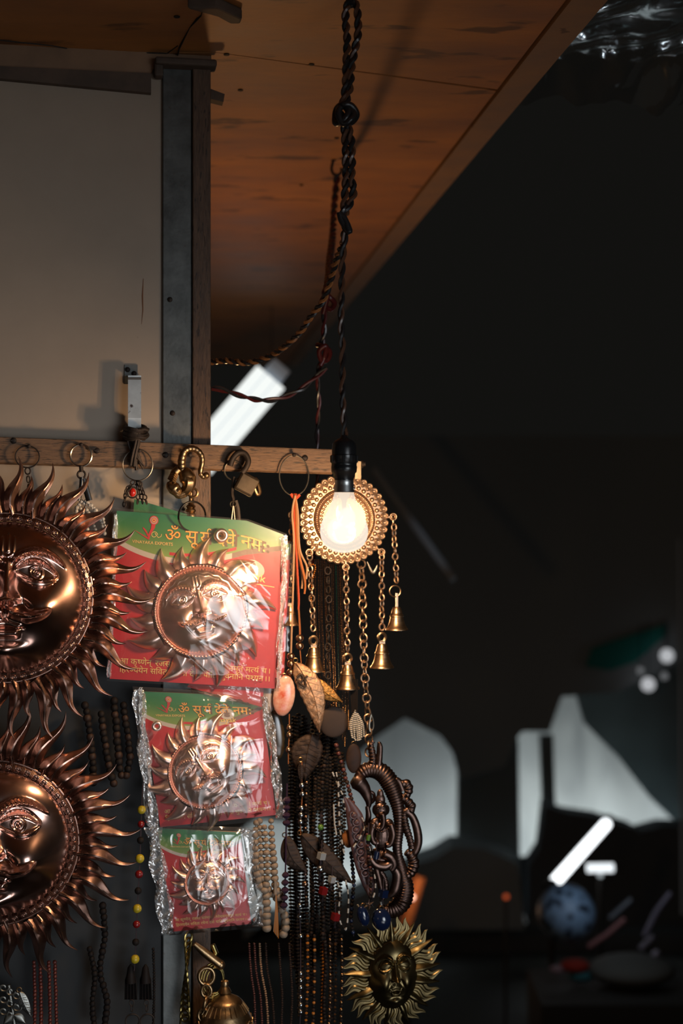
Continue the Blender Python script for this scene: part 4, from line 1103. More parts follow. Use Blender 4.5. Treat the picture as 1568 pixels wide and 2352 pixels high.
# black ring threaded through the big packet
mm = M(); c = W(441, 1186, .053); k = c.y / F
pts = [c + RX * (math.cos(a) * 32 * k) + RZ * (math.sin(a) * 34 * k) + WN * (.012 * math.sin(a - .9)) for a in np.linspace(math.radians(-72), math.radians(190 + 88), 50)]
mm.tube(pts, 2.3 * k, 8); mm.build('black_ring', pm('black_steel', (.02, .018, .016), .3, .8), label='open black ring threaded through the top of the largest packet', cat='ring')

# dark wire binding round the strap handle
wb = thing('wire_binding', 'bundle of dark wire and cloth strip tied round the lower end of the strap handle', 'wire bundle', W(315, 1080, .04))
rn = random.Random(11)
for j in range(9):
    mm = M(); y0 = 980 + j * 3.2; x0 = 287 + rn.uniform(-3, 3); x1 = 334 + rn.uniform(-6, 6)
    q = [W(x0, y0, .03), W(x0 + 12, y0 + 4, .050), W(x1 - 10, y0 + 6 + rn.uniform(-4, 4), .050), W(x1, y0 + 3, .034), W(x1 - 12, y0 - 3, .022), W(x0 + 10, y0 - 2, .022)]
    qq = smoothpath(q + [q[0]], 5); mm.tube(qq, .0022, 6); mm.build('wrap', IRON, wb)
for j in range(13):
    mm = M(); xa = rn.uniform(290, 328); xb = rn.uniform(296, 334); d0 = rn.uniform(.040, .052)
    mm.tube(smoothpath([W(xa, 985, d0), W(xa + rn.uniform(-5, 4), 1015, d0), W((xa + xb) / 2 - 3, 1045, d0), W(xb, 1072 + rn.uniform(-8, 8), d0 - .004)], 6), rn.uniform(.0011, .0026), 6); mm.build('strand', IRON, wb)
mm = M(); mm.tube(smoothpath([W(312, 990, .05), W(330, 985, .05), W(341, 988, .048)], 5), .0028, 6); mm.build('strand', IRON, wb)
# ------------------------------------------------------------------ strings of beads, leaves, pendants
def wp(pts, d):
    return [W(p[0], p[1], p[2] if len(p) > 2 else d) for p in pts]
BM = dict(
    wood=pm('pale_wood_bead', (.27, .20, .14), .55, 0, var=.3, vs=90),
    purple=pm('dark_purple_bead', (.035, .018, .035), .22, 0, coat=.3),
    dark=pm('dark_seed_bead', (.012, .009, .008), .6, 0, spec=.12, var=.3, vs=90),
    brown=pm('brown_bead', (.03, .016, .011), .55, 0, spec=.2, var=.4, vs=90),
    maroon=pm('maroon_bead', (.085, .022, .018), .35, 0, var=.3, vs=90),
    rust=pm('rust_red_bead', (.09, .014, .009), .4, 0), red=pm('red_bead', (.16, .006, .006), .3, 0), yellow=pm('yellow_bead', (.40, .30, .015), .35, 0),
    green=pm('green_bead', (.07, .16, .02), .3, 0), blue=pm('blue_glass_bead', (.006, .012, .04), .15, 0, coat=.5),
    white=pm('white_seed_bead', (.42, .40, .36), .4, 0), pearl=pm('pearly_bead', (.50, .47, .42), .3, .2, var=.3, vs=200),
    metal=pm('bronze_metal_bead', (.36, .22, .14), .28, 1, var=.3, vs=90), silver=pm('silver_bead', (.42, .43, .44), .25, 1),
    amber=pm('amber_bead', (.42, .14, .02), .18, 0, coat=.4), orange=pm('orange_cord', (.26, .075, .012), .7), tan=pm('tan_thread', (.30, .17, .09), .7),
    glass=pm('clear_glass_bead', (.55, .57, .58), .08, 0, trans=.5), thread=pm('dark_thread', (.03, .015, .02), .7), redc=pm('red_cord', (.40, .05, .015), .7, 0, var=.3, vs=90),
    teal=pm('teal_seed_bead', (.004, .03, .022), .25, 0), gold=pm('tiny_gilt_bead', (.40, .22, .10), .3, 1))
def bead_geo(mm, shape, r):
    if shape == 'round': mm.ball((0, 0, 0), r, 10, 7)
    elif shape == 'ribbed':
        n = 22; prof = [(.35, .82), (.75, .62), (.98, .25), (1.0, 0), (.98, -.25), (.75, -.62), (.35, -.82)]
        vs = []; fs = []
        for q, z in prof:
            for j in range(n): k = q * (1 if j % 2 else .93); a = 2 * PI * j / n; vs.append((r * k * math.cos(a), r * k * math.sin(a), r * z))
        for i in range(len(prof) - 1):
            for j in range(n): fs.append((i * n + j, (i + 1) * n + j, (i + 1) * n + (j + 1) % n, i * n + (j + 1) % n))
        fs += [tuple(range(n)), tuple(range((len(prof) - 1) * n, len(prof) * n))[::-1]]; mm.add(vs, fs)
    elif shape == 'bicone': mm.lathe([(.15 * r, .85 * r), (.7 * r, .5 * r), (1.0 * r, 0), (.7 * r, -.5 * r), (.15 * r, -.85 * r)], n=8)
    elif shape == 'flat': mm.ball((0, 0, 0), r, 10, 6, (1, 1, .55))
    elif shape == 'tube': mm.lathe([(.5 * r, 1.0 * r), (.75 * r, .9 * r), (.75 * r, -.9 * r), (.5 * r, -1.0 * r)], n=8)
    elif shape == 'cube': mm.box((0, 0, 0), (1.6 * r, 1.6 * r, 1.7 * r), .6)
    elif shape == 'seed': mm.ball((0, 0, 0), r, 7, 5, (1, 1, .8))

def string_beads(root, path, r, step, shape='round', mats=('dark',), thread='thread', tr=.0005, name='bead', jit=.0, seed=0, size=None, cache={}):
    """thread plus one part per bead; mats repeats along the string"""
    mm = M(); mm.tube(path, tr, 5); mm.build('thread', BM[thread], root)
    pts = resample(path, step); rn = random.Random(seed); off = ORIG[root.name]; first = {}
    for i, p in enumerate(pts):
        mk = mats[i % len(mats)]
        if mk is None: continue
        key = (shape, round(r, 5), mk)
        if key not in cache:
            g_ = M(); bead_geo(g_, shape, r); me_o = g_.build(name, BM[mk], root, smooth=shape not in ('cube', 'bicone'))
            me_o.data.transform(Matrix.Translation(off)); cache[key] = me_o.data; o = me_o
        else:
            o = bpy.data.objects.new(name, cache[key]); COL.objects.link(o); o.parent = root; ORIG[o.name] = off
        t = (pts[min(i + 1, len(pts) - 1)] - pts[max(i - 1, 0)])
        if t.length > 1e-6: o.rotation_euler = t.to_track_quat('Z', 'Y').to_euler()
        s = 1 + rn.uniform(-jit, jit)
        if size: s *= size(i / max(1, len(pts) - 1))
        o.scale = (s, s, s); o.location = p - off + Vector((rn.uniform(-1, 1), rn.uniform(-1, 1), 0)) * r * jit
    return root

def seed_string(mm, path, r, step):
    for i, p in enumerate(resample(path, step)): mm.ball(p, r, 6, 4, (1, 1, .8))
def Kp(d=.04): return 1.95 / F
px_ = 1.93 / F

def necklace(label, strands, d, r, shape='round', mats=('dark',), step=None, name='bead_necklace', cat='necklace', group=None, thread='thread', jit=.08, size=None, seed=0):
    a = strands[0]; root = thing(name, label, cat, W(a[-1][0], a[-1][1], d), group=group)
    for k, s_ in enumerate(strands):
        string_beads(root, smoothpath(wp(s_, d + .004 * (k % 2)), 6), r * px_, (step or r * 1.9) * px_, shape, mats, thread, jit=jit, size=size, seed=seed + k)
    return root

# pale carved wooden prayer beads beside the packets
necklace('pale ribbed wooden prayer beads hanging in strands right of the middle and smallest packets', [
    [(596, 1886), (598, 1930), (600, 1980), (603, 2022), (618, 2046), (636, 2062), (648, 2090), (656, 2120), (648, 2150)],
    [(622, 1886), (624, 1930), (628, 1970), (630, 2010), (634, 2040), (644, 2064)],
    [(588, 1890), (586, 1920), (588, 2000), (600, 2040)],
    [(607, 1900), (612, 1960), (614, 2020), (606, 2040), (612, 2060), (612, 2140)]], .035, 8.2, 'ribbed', ('wood',), 14.5, name='wooden_prayer_beads', cat='prayer beads',
    size=lambda t: .85 + .45 * t)
tas = thing('bead_tassel', 'thin amber and brown tassel threads hanging over the wooden prayer beads', 'tassel', W(632, 2160, .045))
for k in range(6):
    mm = M(); mm.tube(smoothpath(wp([(633, 2052), (634 - 2 + k, 2090), (628 + k * 2.2, 2140 + k * 3)], .048), 5), .0006, 5); mm.build('thread', BM['amber'] if k % 2 else BM['tan'], tas)
mm = M(); mm.lathe([(.0022, .01), (.0026, -.008)], W(632, 2040, .046), 10); mm.build('tassel_cap', BM['wood'], tas)

necklace('single string with groups of dark purple faceted beads, against the pale gap', [[(658, 1838), (657, 1903)], [(655, 2010), (652, 2082)]], .045, 9.5, 'bicone', ('purple',), 17, name='purple_bead_string', cat='bead string')
mm = M(); mm.tube(smoothpath(wp([(659, 1800), (657, 1900), (655, 2012), (652, 2090)], .045), 6), .0012, 6); mm.build('cord', BM['purple'], label='dark purple cord running through the faceted bead groups', cat='cord')

# orange cords on the tall wire ring
oc = thing('cord_bundle', 'orange and rust-red cords knotted on the tall oval wire ring', 'cord', W(690, 1360, .04))
rn = random.Random(8)
for k, (xa, xb, yb, mt) in enumerate(((672, 688, 1466, 'orange'), (677, 694, 1352, 'tan'), (681, 700, 1358, 'orange'), (684, 704, 1330, 'tan'), (676, 686, 1400, 'redc'), (680, 700, 1364, 'orange'), (671, 669, 1500, 'tan'))):
    mm = M(); mm.tube(smoothpath(wp([(678, 1138), (xa, 1180), (xa + 4, 1260), (xb, yb - 30), (xb - 1, yb)], .036 + .002 * k), 6), .0014, 6); mm.build('cord', BM[mt], oc)
mm = M(); mm.ball(W(677, 1140, .04), .0046, 10, 7, (1.2, .7, .9)); mm.tube(smoothpath(wp([(668, 1134), (677, 1146), (688, 1136)], .043), 5), .002, 6); mm.build('knot', BM['redc'], oc)

# leaves -------------------------------------------------------
LEAFG = pm('rough_gilt_leaf', (.56, .33, .19), .5, .85, var=.3, vs=120, bump=.6, bs=260)
LEAFO = pm('pitted_orange_gilt', (.52, .26, .07), .45, .85, var=.5, vs=150, bump=.8, bs=260)
LEAFD = pm('dull_brown_leaf', (.055, .034, .024), .6, .6, var=.3, vs=60, bump=.5, bs=180)
def leaf(label, base, tip, wpx, d, mat, name='leaf_pendant', bend=.15, group=None, serr=0.0):
    b = W(base[0], base[1], d); t = W(tip[0], tip[1], d); ax_ = t - b; L_ = ax_.length; u = ax_.normalized(); v = u.cross(WN).normalized()
    root = thing(name, label, 'pendant', t, group=group); wd = wpx * px_
    def outline(s): return wd * (math.sin(PI * min(1, s ** .72)) ** .85) * (1 + serr * math.sin(s * 60)) + .0002
    def fn(i, j):
        s = j; q = i * 2 - 1
        z = .12 * wd * (1 - q * q) - abs(q) * .10 * wd + .03 * wd * math.cos(q * 6 + s * 34) * (1 - abs(q))
        return b + u * (s * L_) + v * (q * outline(s) + bend * wd * math.sin(PI * s)) + WN * (z + .12 * L_ * s * (1 - s))
    mm = M(); mm.grid(fn, 14, 40)
    o = mm.build('blade', mat, root); sd = o.modifiers.new('solid', 'SOLIDIFY'); sd.thickness = .0012
    mm = M(); mm.tube([fn(.5, i / 20) + WN * .0006 for i in range(21)], [.0011 * (1 - i / 26) for i in range(21)], 6)
    for k in range(1, 9):
        for s in (.08, .92): mm.tube([fn(.5, k / 10) + WN * .0004, fn(.5 + (s - .5) * .5, k / 10 + .05) + WN * .0004, fn(.5 + (s - .5) * .9, k / 10 + .09) + WN * .0003], .0005, 5)
    mm.build('veins', mat, o)
    mm = M(); mm.ring(b - u * .003, .003, .0008, 14, 6, nrm=WN); mm.build('loop', BRASS, root); return root, fn
lr, fn = leaf('pale gilt leaf pendant with curled trim, left of the hanging bells', (680, 1522), (733, 1682), 27, .05, LEAFG, serr=.04, bend=-.5)
mm = M(); mm.tube(smoothpath(wp([(681, 1556), (690, 1549), (696, 1558), (690, 1566), (684, 1562), (692, 1572), (702, 1576), (700, 1560), (706, 1552)], .056), 5), .0014, 7); mm.build('curled_trim', LEAFD, lr)
leaf('small pitted orange-gold leaf pendant pointing down right behind the bells', (716, 1560), (786, 1612), 17, .035, LEAFO, bend=.3)
leaf('broad dull brown leaf pendant below the pale gilt leaf', (716, 1686), (700, 1792), 36, .03, LEAFD, serr=.03)
leaf('long brown leaf pendant slanting down right in the lower tangle', (692, 1916), (810, 2030), 26, .045, LEAFD)
leaf('dark leaf pendant in silhouette against the pale gap', (656, 1922), (706, 2004), 21, .04, LEAFD, bend=.6)
leaf('narrow gilt leaf pendant behind the dark leaf, edge on', (690, 1750), (692, 1800), 6, .04, LEAFD)
def pend(label, c, sx, sz, d, mat, flat=.35, name='shell_pendant', rim=None, roll=0):
    root = thing(name, label, 'pendant', W(c[0], c[1] + sz, d)); mm = M()
    R_ = Matrix.Rotation(YAW, 3, 'Z') @ Matrix.Rotation(roll, 3, 'Y')
    mm.ball(W(c[0], c[1], d), sz * px_, 28, 20, (sx / sz, flat * sx / sz, 1), R_); mm.build('body', mat, root)
    mm = M(); mm.ring(W(c[0], c[1] - sz, d) , .003, .0008, 14, 6, nrm=WN); mm.build('loop', BRASS, root); return root
AG = pm('orange_white_agate', (.62, .48, .38), .22, 0, col2=(.45, .05, .01), var=.1, vs=48, coat=.4)
SH = pm('striped_shell', (.42, .37, .33), .3, 0, col2=(.20, .13, .10), var=.2, vs=16, stretch=(5, 5, .6), coat=.3)
pend('orange and white agate pendant right of the largest packet corner', (652, 1598), 25, 46, .045, AG, roll=.12)
pend('pale striped shell pendant tucked behind the agate one', (616, 1592), 17, 46, .035, SH)
pend('dark green-brown oval stone pendant under the agate one', (634, 1688), 20, 56, .03, pm('dark_stone', (.04, .028, .015), .2, 0, var=.6, vs=20, coat=.5), roll=-.1)
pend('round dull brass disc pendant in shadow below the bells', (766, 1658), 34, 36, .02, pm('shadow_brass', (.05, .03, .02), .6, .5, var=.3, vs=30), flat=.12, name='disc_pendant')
pend('dark oval carved pendant beside the round disc', (812, 1742), 18, 34, .03, BM['brown'], flat=.3, name='oval_pendant')

# metal bead strings with orange thread (two groups)
def grouped(label, items, d, r, mat, shape='round', thread='orange', name='metal_bead_string'):
    x0, y0 = items[0]; root = thing(name, label, 'bead string', W(items[-1][0], items[-1][1], d))
    mm = M(); mm.tube(smoothpath(wp(items, d), 3), .0008, 5); mm.build('thread', BM[thread], root)
    first = None
    for i, (x, y) in enumerate(items[1:-1]):
        c = W(x, y, d) - ORIG[root.name]
        if first is None:
            g_ = M(); bead_geo(g_, shape, r * px_); first = g_.build('bead', BM[mat], root); first.data.transform(Matrix.Translation(ORIG[root.name])); first.location = c
        else: o = dupe(first, root); o.location = c
    return root
grouped('orange thread with two round bronze beads under the left bell', [(686, 1400), (688, 1466), (688, 1484), (692, 1530)], .045, 9, 'metal')
grouped('tan thread with bronze beads just left of the pale gilt leaf', [(669, 1450), (668, 1508), (668, 1525), (667, 1545), (668, 1570)], .04, 9, 'metal')
grouped('string with paired bronze beads and orange thread beside the middle packet', [(664, 1640), (664, 1671), (664, 1688), (662, 1722), (662, 1755)], .04, 7, 'metal')
grouped('string of glinting grey beads and bronze pairs left of the lower tangle', [(693, 1750), (693, 1804), (694, 1824), (692, 1856), (691, 1872), (690, 1888), (690, 1930)], .04, 7.5, 'silver')
grouped('dark string with small silver beads low beside the prayer beads', [(690, 2050), (688, 2080), (688, 2104), (690, 2150), (690, 2236), (690, 2252), (690, 2268), (690, 2290), (690, 2308), (690, 2324), (688, 2360)], .04, 6.5, 'silver', thread='thread')

# curtain of fine chains behind the bells
cur = thing('fine_chain_curtain', 'dense curtain of fine dark gilt chains hanging behind the bells', 'necklaces', W(755, 1700, .0), kind=None)
rn = random.Random(2)
for k in range(17):
    x = 722 + k * 4.4; mm = M(); pth = smoothpath(wp([(x, 1286), (x + rn.uniform(-3, 3), 1400), (x + 6 + rn.uniform(-3, 3), 1550), (x + 8, rn.uniform(1640, 1720))], .004 + .004 * (k % 3)), 8)
    seed_string(mm, pth, .00085, .0022); o = mm.build('strand', BM['teal'] if k == 11 else (BM['gold'] if k % 3 else BM['brown']), cur)
    o['kind'] = 'stuff'
mm = M(); chain(mm, wp([(752, 1300), (756, 1400), (752, 1500), (756, 1640)], .016), .013, .004, .0009, n=12); mm.build('link_chain', IRON, cur)
mm = M(); seed_string(mm, smoothpath(wp([(705, 1298), (724, 1300), (716, 1340), (714, 1400)], .02), 8), .0012, .0028); o = mm.build('orange_strand', BM['amber'], cur)

# white seed bead tassel
wt = thing('seed_bead_tassel', 'tassel of white seed bead loops hanging left of the long chain', 'tassel', W(818, 1706, .03))
for k in range(9):
    x = 804 + k * 3.5; mm = M(); seed_string(mm, smoothpath(wp([(816, 1632), (x, 1660), (x + rn.uniform(-3, 4), 1696 - abs(k - 4) * 2), (x + 3, 1704 - abs(k - 4) * 3)], .032 + .002 * (k % 2)), 8), .0015, .0027); mm.build('loop', BM['white'], wt)
mm = M()
for k in range(7): mm.tube(wp([(803 + k * 3, 1560), (808 + k * 2, 1636)], .03 + .001 * k), .0008, 5)
mm.build('threads', BM['dark'], wt)

# black and white bead strings
BWS = [
    ([(764, 1776), (774, 1800), (786, 1830), (792, 1860)], 'black and white beads in a short slanting string near the top of the lower tangle'),
    ([(772, 1776), (780, 1810), (788, 1828)], 'short black and white bead string just right of the slanting one'),
    ([(776, 1800), (778, 1850), (780, 1900), (788, 1950), (790, 1960)], 'long hanging black and white bead string left of the maroon crescent'),
    ([(766, 1850), (768, 1890), (772, 1915)], 'thin white-flecked bead string further left of the maroon crescent'),
    ([(832, 1880), (838, 1898), (826, 1925), (812, 1945)], 'black and white bead string curving over the maroon crescent'),
    ([(848, 1946), (856, 1990), (862, 2030), (858, 2058), (850, 2070)], 'black and white beads looping down in front of the bronze plaque'),
    ([(854, 1946), (862, 1990), (872, 2050), (878, 2110)], 'outer black and white bead string in front of the bronze plaque'),
    ([(776, 2030), (780, 2060), (778, 2090), (782, 2120), (796, 2138)], 'black and white bead string low left of the blue drop beads'),
    ([(794, 2024), (800, 2060), (798, 2110), (794, 2136)], 'straight black and white bead string low in the tangle'),
    ([(822, 2080), (834, 2100), (838, 2114), (832, 2126)], 'short white bead string curling beside the blue drop beads')]
for k, (pts, lb) in enumerate(BWS):
    necklace(lb, [pts], .052 + .003 * (k % 3), 2.7, 'tube', ('white', 'white', 'dark', 'dark') if k not in (3, 9) else ('white',), 5.4, name='black_white_bead_string', cat='bead string', seed=k, jit=.1)

# dark necklaces of the tangle
rn = random.Random(21)
T = []
def dk(label, pts, d, r, mats, shape='round', step=None, **k): necklace(label, [pts], d, r, shape, mats, step, name='bead_string', cat='bead string', jit=.1, seed=len(T), **k); T.append(1)
dk('brown round bead string slanting down from the round disc', [(772, 1712), (786, 1760), (800, 1810), (812, 1850), (826, 1880)], .03, 5.2, ('maroon', 'brown'))
dk('dark bead string with a green bead, hanging straight left of the black and white ones', [(746, 1740), (740, 1800), (738, 1880), (738, 1960), (736, 2040), (742, 2110), (740, 2160)], .055, 5.0, ('dark', 'dark', 'brown', 'dark'))
dk('near-black bead string right beside the one with the green bead', [(758, 1742), (758, 1800), (756, 1890), (760, 1960), (756, 2060)], .045, 4.6, ('dark',))
dk('fine brown bead string in the middle of the lower tangle', [(724, 1790), (720, 1880), (716, 1960), (720, 2060), (714, 2150)], .03, 4.2, ('brown', 'dark'))
dk('dark bead string just right of the grey glinting beads', [(704, 1780), (702, 1880), (700, 1980), (704, 2080)], .025, 4.6, ('dark', 'dark', 'metal'))
dk('dark bead string hanging right of the fine brown one', [(745, 2060), (742, 2120), (748, 2200), (744, 2290), (746, 2356)], .035, 4.5, ('brown', 'dark', 'dark'))
dk('blackish bead string under the maroon crescent', [(806, 1960), (812, 2030), (806, 2100), (812, 2150)], .035, 4.8, ('dark', 'dark', 'blue'))
dk('small dark bead string crossing in front of the plaque foot', [(842, 1900), (846, 1960), (852, 2010), (850, 2060)], .060, 4.4, ('brown', 'dark', 'maroon'))
for k, (x0, x1, y0, y1, mt, lb) in enumerate((
    (706, 702, 2150, 2360, ('amber', 'brown'), 'amber bead string, leftmost at the bottom edge'),
    (722, 718, 2150, 2360, ('brown', 'amber', 'dark'), 'brown and amber bead string next to the leftmost amber one at the bottom'),
    (742, 738, 2170, 2360, ('amber',), 'bright amber bead string at the bottom centre'),
    (757, 755, 2150, 2360, ('brown', 'gold'), 'brown string with tiny gilt beads at the bottom'),
    (770, 768, 2170, 2360, ('gold', 'dark'), 'thin gilt and dark string left of the brass sun'),
    (784, 782, 2150, 2360, ('dark', 'gold'), 'dark string nearly touching the brass sun rays'))):
    dk(lb, [(x0, y0), ((x0 + x1) / 2 + 2, (y0 + y1) / 2), (x1, y1)], .03 + .004 * (k % 2), 4.0, mt, 'bicone' if k % 2 == 0 else 'round', 8)
for k, (x0, x1, lb) in enumerate(((572, 586, 'leftmost of the reddish brown seed strings under the smallest packet'), (584, 602, 'second reddish brown seed string under the smallest packet'), (596, 616, 'lighter tan seed string with a loop under the smallest packet'), (610, 630, 'fourth brown seed string under the smallest packet'), (640, 646, 'dark seed string under the wooden prayer beads'), (664, 668, 'dark maroon seed string between the prayer beads and the silver beads'))):
    dk(lb, [(x0, 2168), (x0 + 4, 2230), ((x0 + x1) / 2 + 5, 2290), (x1, 2358)], .02 + .003 * k, 3.0, ('maroon',) if k < 2 else (('tan' if k == 2 else 'brown'),), 'seed', 5.2)
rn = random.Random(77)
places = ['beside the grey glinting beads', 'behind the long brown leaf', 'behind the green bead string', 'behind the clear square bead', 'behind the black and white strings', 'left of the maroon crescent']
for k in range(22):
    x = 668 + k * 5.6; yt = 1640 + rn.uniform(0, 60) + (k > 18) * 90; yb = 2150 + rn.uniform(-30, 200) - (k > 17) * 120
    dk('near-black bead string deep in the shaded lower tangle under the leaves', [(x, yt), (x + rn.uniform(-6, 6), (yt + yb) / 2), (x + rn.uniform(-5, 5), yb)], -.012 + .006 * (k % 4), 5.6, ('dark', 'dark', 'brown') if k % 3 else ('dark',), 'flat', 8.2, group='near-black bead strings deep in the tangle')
# loose coloured beads in the tangle, each on its own short thread
for x, y, r, mt, sh, lb in ((736, 1900, 7, 'green', 'round', 'single round green bead high in the lower tangle'), (738, 1966, 9, 'glass', 'cube', 'clear square glass bead in the lower tangle'), (735, 1996, 9, 'silver', 'round', 'shiny round silver bead below the clear square one'),
    (742, 2046, 9, 'red', 'cube', 'upper red square bead in the dark tangle'), (770, 2106, 9, 'red', 'cube', 'lower red square bead in the dark tangle'), (846, 1924, 6.5, 'green', 'tube', 'small green tube bead at the edge of the bronze plaque'),
    (864, 1964, 9, 'blue', 'tube', 'deep blue tube bead in front of the bronze plaque'), (880, 2052, 10, 'blue', 'cube', 'dark blue square bead at the foot of the bronze plaque'), (762, 2020, 8, 'glass', 'cube', 'clear bead half hidden in the tangle'), (700, 2030, 7, 'metal', 'round', 'round bronze bead low left in the tangle')):
    root = thing('loose_bead', lb, 'bead', W(x, y + r, .062)); g_ = M(); R0 = Matrix.Rotation(.2, 3, 'Y')
    tmp = M(); bead_geo(tmp, sh, r * px_); c = W(x, y, .062); g_.add([R0 @ Vector(v) + c for v in tmp.v], tmp.f); g_.build('bead', BM[mt], root, smooth=sh != 'cube')
    mm = M(); mm.tube([W(x + 1, y - 34, .060), W(x, y - r, .062), W(x - 1, y + 26, .06)], .0006, 5); mm.build('thread', BM['thread'], root)
for x, y, sx, sz, lb in ((834, 2104, 13, 24, 'left dark blue glass drop bead'), (876, 2112, 22, 26, 'larger dark blue glass drop bead under the bronze plaque')):
    pend(lb, (x, y), sx, sz, .06, BM['blue'], flat=.8, name='drop_bead', roll=-.3)
mm = M(); c = W(848, 2078, .07)
pts = []
for i in range(12): a = PI / 2 + 2 * PI * i / 12; rr2 = (12 if i % 2 == 0 else 5) * px_; pts.append(c + RX * rr2 * math.cos(a) + RZ * rr2 * math.sin(a))
mm.slab(pts, -WN * .002); mm.add([c + WN * .003] + pts, [(0, i + 1, (i + 1) % 12 + 1) for i in range(12)])
mm.build('star_charm', pm('bright_silver', (.9, .9, .95), .12, 1), smooth=False, label='small bright silver star charm catching the light', cat='charm')

# -------- left side
necklace('white and grey pearly bead cluster hanging on the bright key ring clasp', [
    [(186, 1152), (176, 1168), (172, 1190), (176, 1220)], [(196, 1150), (214, 1165), (232, 1185), (244, 1215)], [(192, 1156), (204, 1180), (214, 1200), (220, 1226)], [(200, 1154), (222, 1180), (236, 1208), (240, 1232)], [(184, 1160), (192, 1190), (200, 1216)]],
    .03, 4.6, 'round', ('pearl', 'pearl', 'white', 'pearl'), 8, name='pearl_bead_cluster', jit=.25)
cl = thing('swivel_clasp', 'dark swivel clasp and strap hanging from the bright key ring', 'clasp', W(192, 1160, .045))
mm = M(); mm.tube(wp([(186, 1070), (187, 1084)], .045), .0028, 8); mm.ring(W(187, 1090, .045), .0050, .0016, 16, 6, nrm=WN); mm.build('swivel', IRON, cl)
mm = M(); mm.tube(smoothpath(wp([(188, 1096), (186, 1120), (180, 1150)], .045), 4), .0030, 8); mm.tube(smoothpath(wp([(190, 1100), (198, 1125), (205, 1150)], .046), 4), .0042, 8, flat=.4); mm.build('strap', BLACKP, cl)
cl = thing('swivel_clasp', 'dark chain links hanging from the leftmost ring, behind the sun rays', 'clasp', W(66, 1135, .03))
mm = M(); chain(mm, wp([(63, 1072), (65, 1100), (68, 1136)], .035), .011, .0035, .0011); mm.build('links', IRON, cl)
rc = thing('red_stone_necklace', 'blackened chain necklace with a red oval stone hanging from the wide ring', 'necklace', W(305, 1172, .045))
mm = M(); mm.ball(W(304, 1131, .052), 9 * px_, 14, 10, (.85, .6, 1.1)); mm.build('red_stone', pm('red_enamel', (.40, .015, .01), .15, 0, coat=.5), rc)
mm = M(); mm.ring(W(304, 1131, .050), 12 * px_, .0012, 20, 6, nrm=WN); mm.build('setting', IRON, rc)
rn = random.Random(6)
for k, pts in enumerate(([(316, 1104), (322, 1125), (328, 1160)], [(312, 1104), (318, 1130), (314, 1168)], [(308, 1104), (298, 1118), (288, 1140), (284, 1172)], [(320, 1106), (330, 1135), (338, 1160)], [(300, 1118), (290, 1124), (286, 1150)])):
    mm = M(); chain(mm, smoothpath(wp(pts, .046 + .002 * k), 5), .0062, .0026, .0010); mm.build('chain', IRON, rc)
# dark strings behind the copper suns
for k, (pts, lb, r) in enumerate((
    ([(196, 1620), (206, 1680), (212, 1740), (214, 1800)], 'string of large near-black wooden beads right of the upper copper sun, first from the left', 9),
    ([(232, 1640), (240, 1700), (250, 1760), (262, 1800)], 'second string of large dark wooden beads between the suns and the packets', 9),
    ([(262, 1610), (268, 1680), (272, 1740), (280, 1790)], 'third string of large dark wooden beads between the suns and the packets', 9.5),
    ([(284, 1620), (292, 1680), (298, 1740), (286, 1790)], 'fourth string of large dark wooden beads, nearest the middle packet', 9),
    ([(236, 2080), (240, 2150), (230, 2230), (246, 2300), (240, 2356)], 'dark bead string below the lower copper sun, right one', 8),
    ([(206, 2180), (218, 2240), (212, 2300), (216, 2356)], 'dark bead string below the lower copper sun, left one', 7))):
    dk(lb, pts, .03, r, ('dark', 'dark', 'brown') if k < 4 else ('dark',), 'round', r * 1.6)
yr = thing('yellow_red_bead_string', 'string of bright yellow and red beads spaced apart, left of the packets', 'bead string', W(310, 2230, .04))
mm = M(); path = smoothpath(wp([(328, 1800), (325, 1860), (321, 1975), (315, 2090), (310, 2205), (308, 2230)], .04), 8); mm.tube(path, .0007, 5); mm.build('thread', BM['thread'], yr)
for y, mt, r in ((1860, 'yellow', 9.5), (1893, 'red', 8), (1972, 'yellow', 10), (2008, 'red', 9), (2087, 'yellow', 10), (2123, 'red', 8.5), (2203, 'yellow', 10), (1930, 'dark', 8), (2046, 'dark', 8), (2164, 'dark', 8)):
    x = np.interp(y, [1860, 1972, 2087, 2203], [325, 321, 315, 310]); mm = M(); mm.ball(W(x, y, .04), r * px_, 14, 10); mm.build('bead', BM[mt], yr)
for sx, lb in ((300, 'black thread tassel under the yellow and red beads'), (334, 'second black thread tassel, closer to the smallest packet')):
    ta = thing('black_tassel', lb, 'tassel', W(sx, 2310, .035))
    mm = M()
    for k in range(16): mm.tube(wp([(sx, 2218), (sx - 12 + k * 1.6, 2250), (sx - 13 + k * 1.8, 2296)], .033 + .001 * (k % 4)), .0007, 4)
    mm.lathe([(.001, .004), (.004, 0), (.006, -.012), (.007, -.02)], W(sx, 2222, .035), 12); mm.build('threads', BM['dark'], ta)
    mm = M(); chain(mm, wp([(sx + 2, 2296), (sx + 4, 2330)], .037), .008, .003, .0008); mm.ring(W(sx + 4, 2345, .037), .009, .0012, 24, 6, nrm=WN); mm.build('chain', IRON, ta)
dk('thin chain-like dark string right of the tassels', [(352, 2180), (354, 2260), (352, 2356)], .03, 3.5, ('dark',))
for k, x in enumerate((78, 92, 112, 126)):
    dk(['leftmost rust-red bead strand under the lower copper sun', 'second rust-red bead strand under the lower copper sun', 'third rust-red bead strand under the lower copper sun', 'rightmost rust-red bead strand under the lower copper sun'][k],
       [(x, 2210), (x + 2, 2290), (x + 1 + k, 2358)], .035, 4.4, ('rust',) if 'rust' in BM else ('red',), step=8)
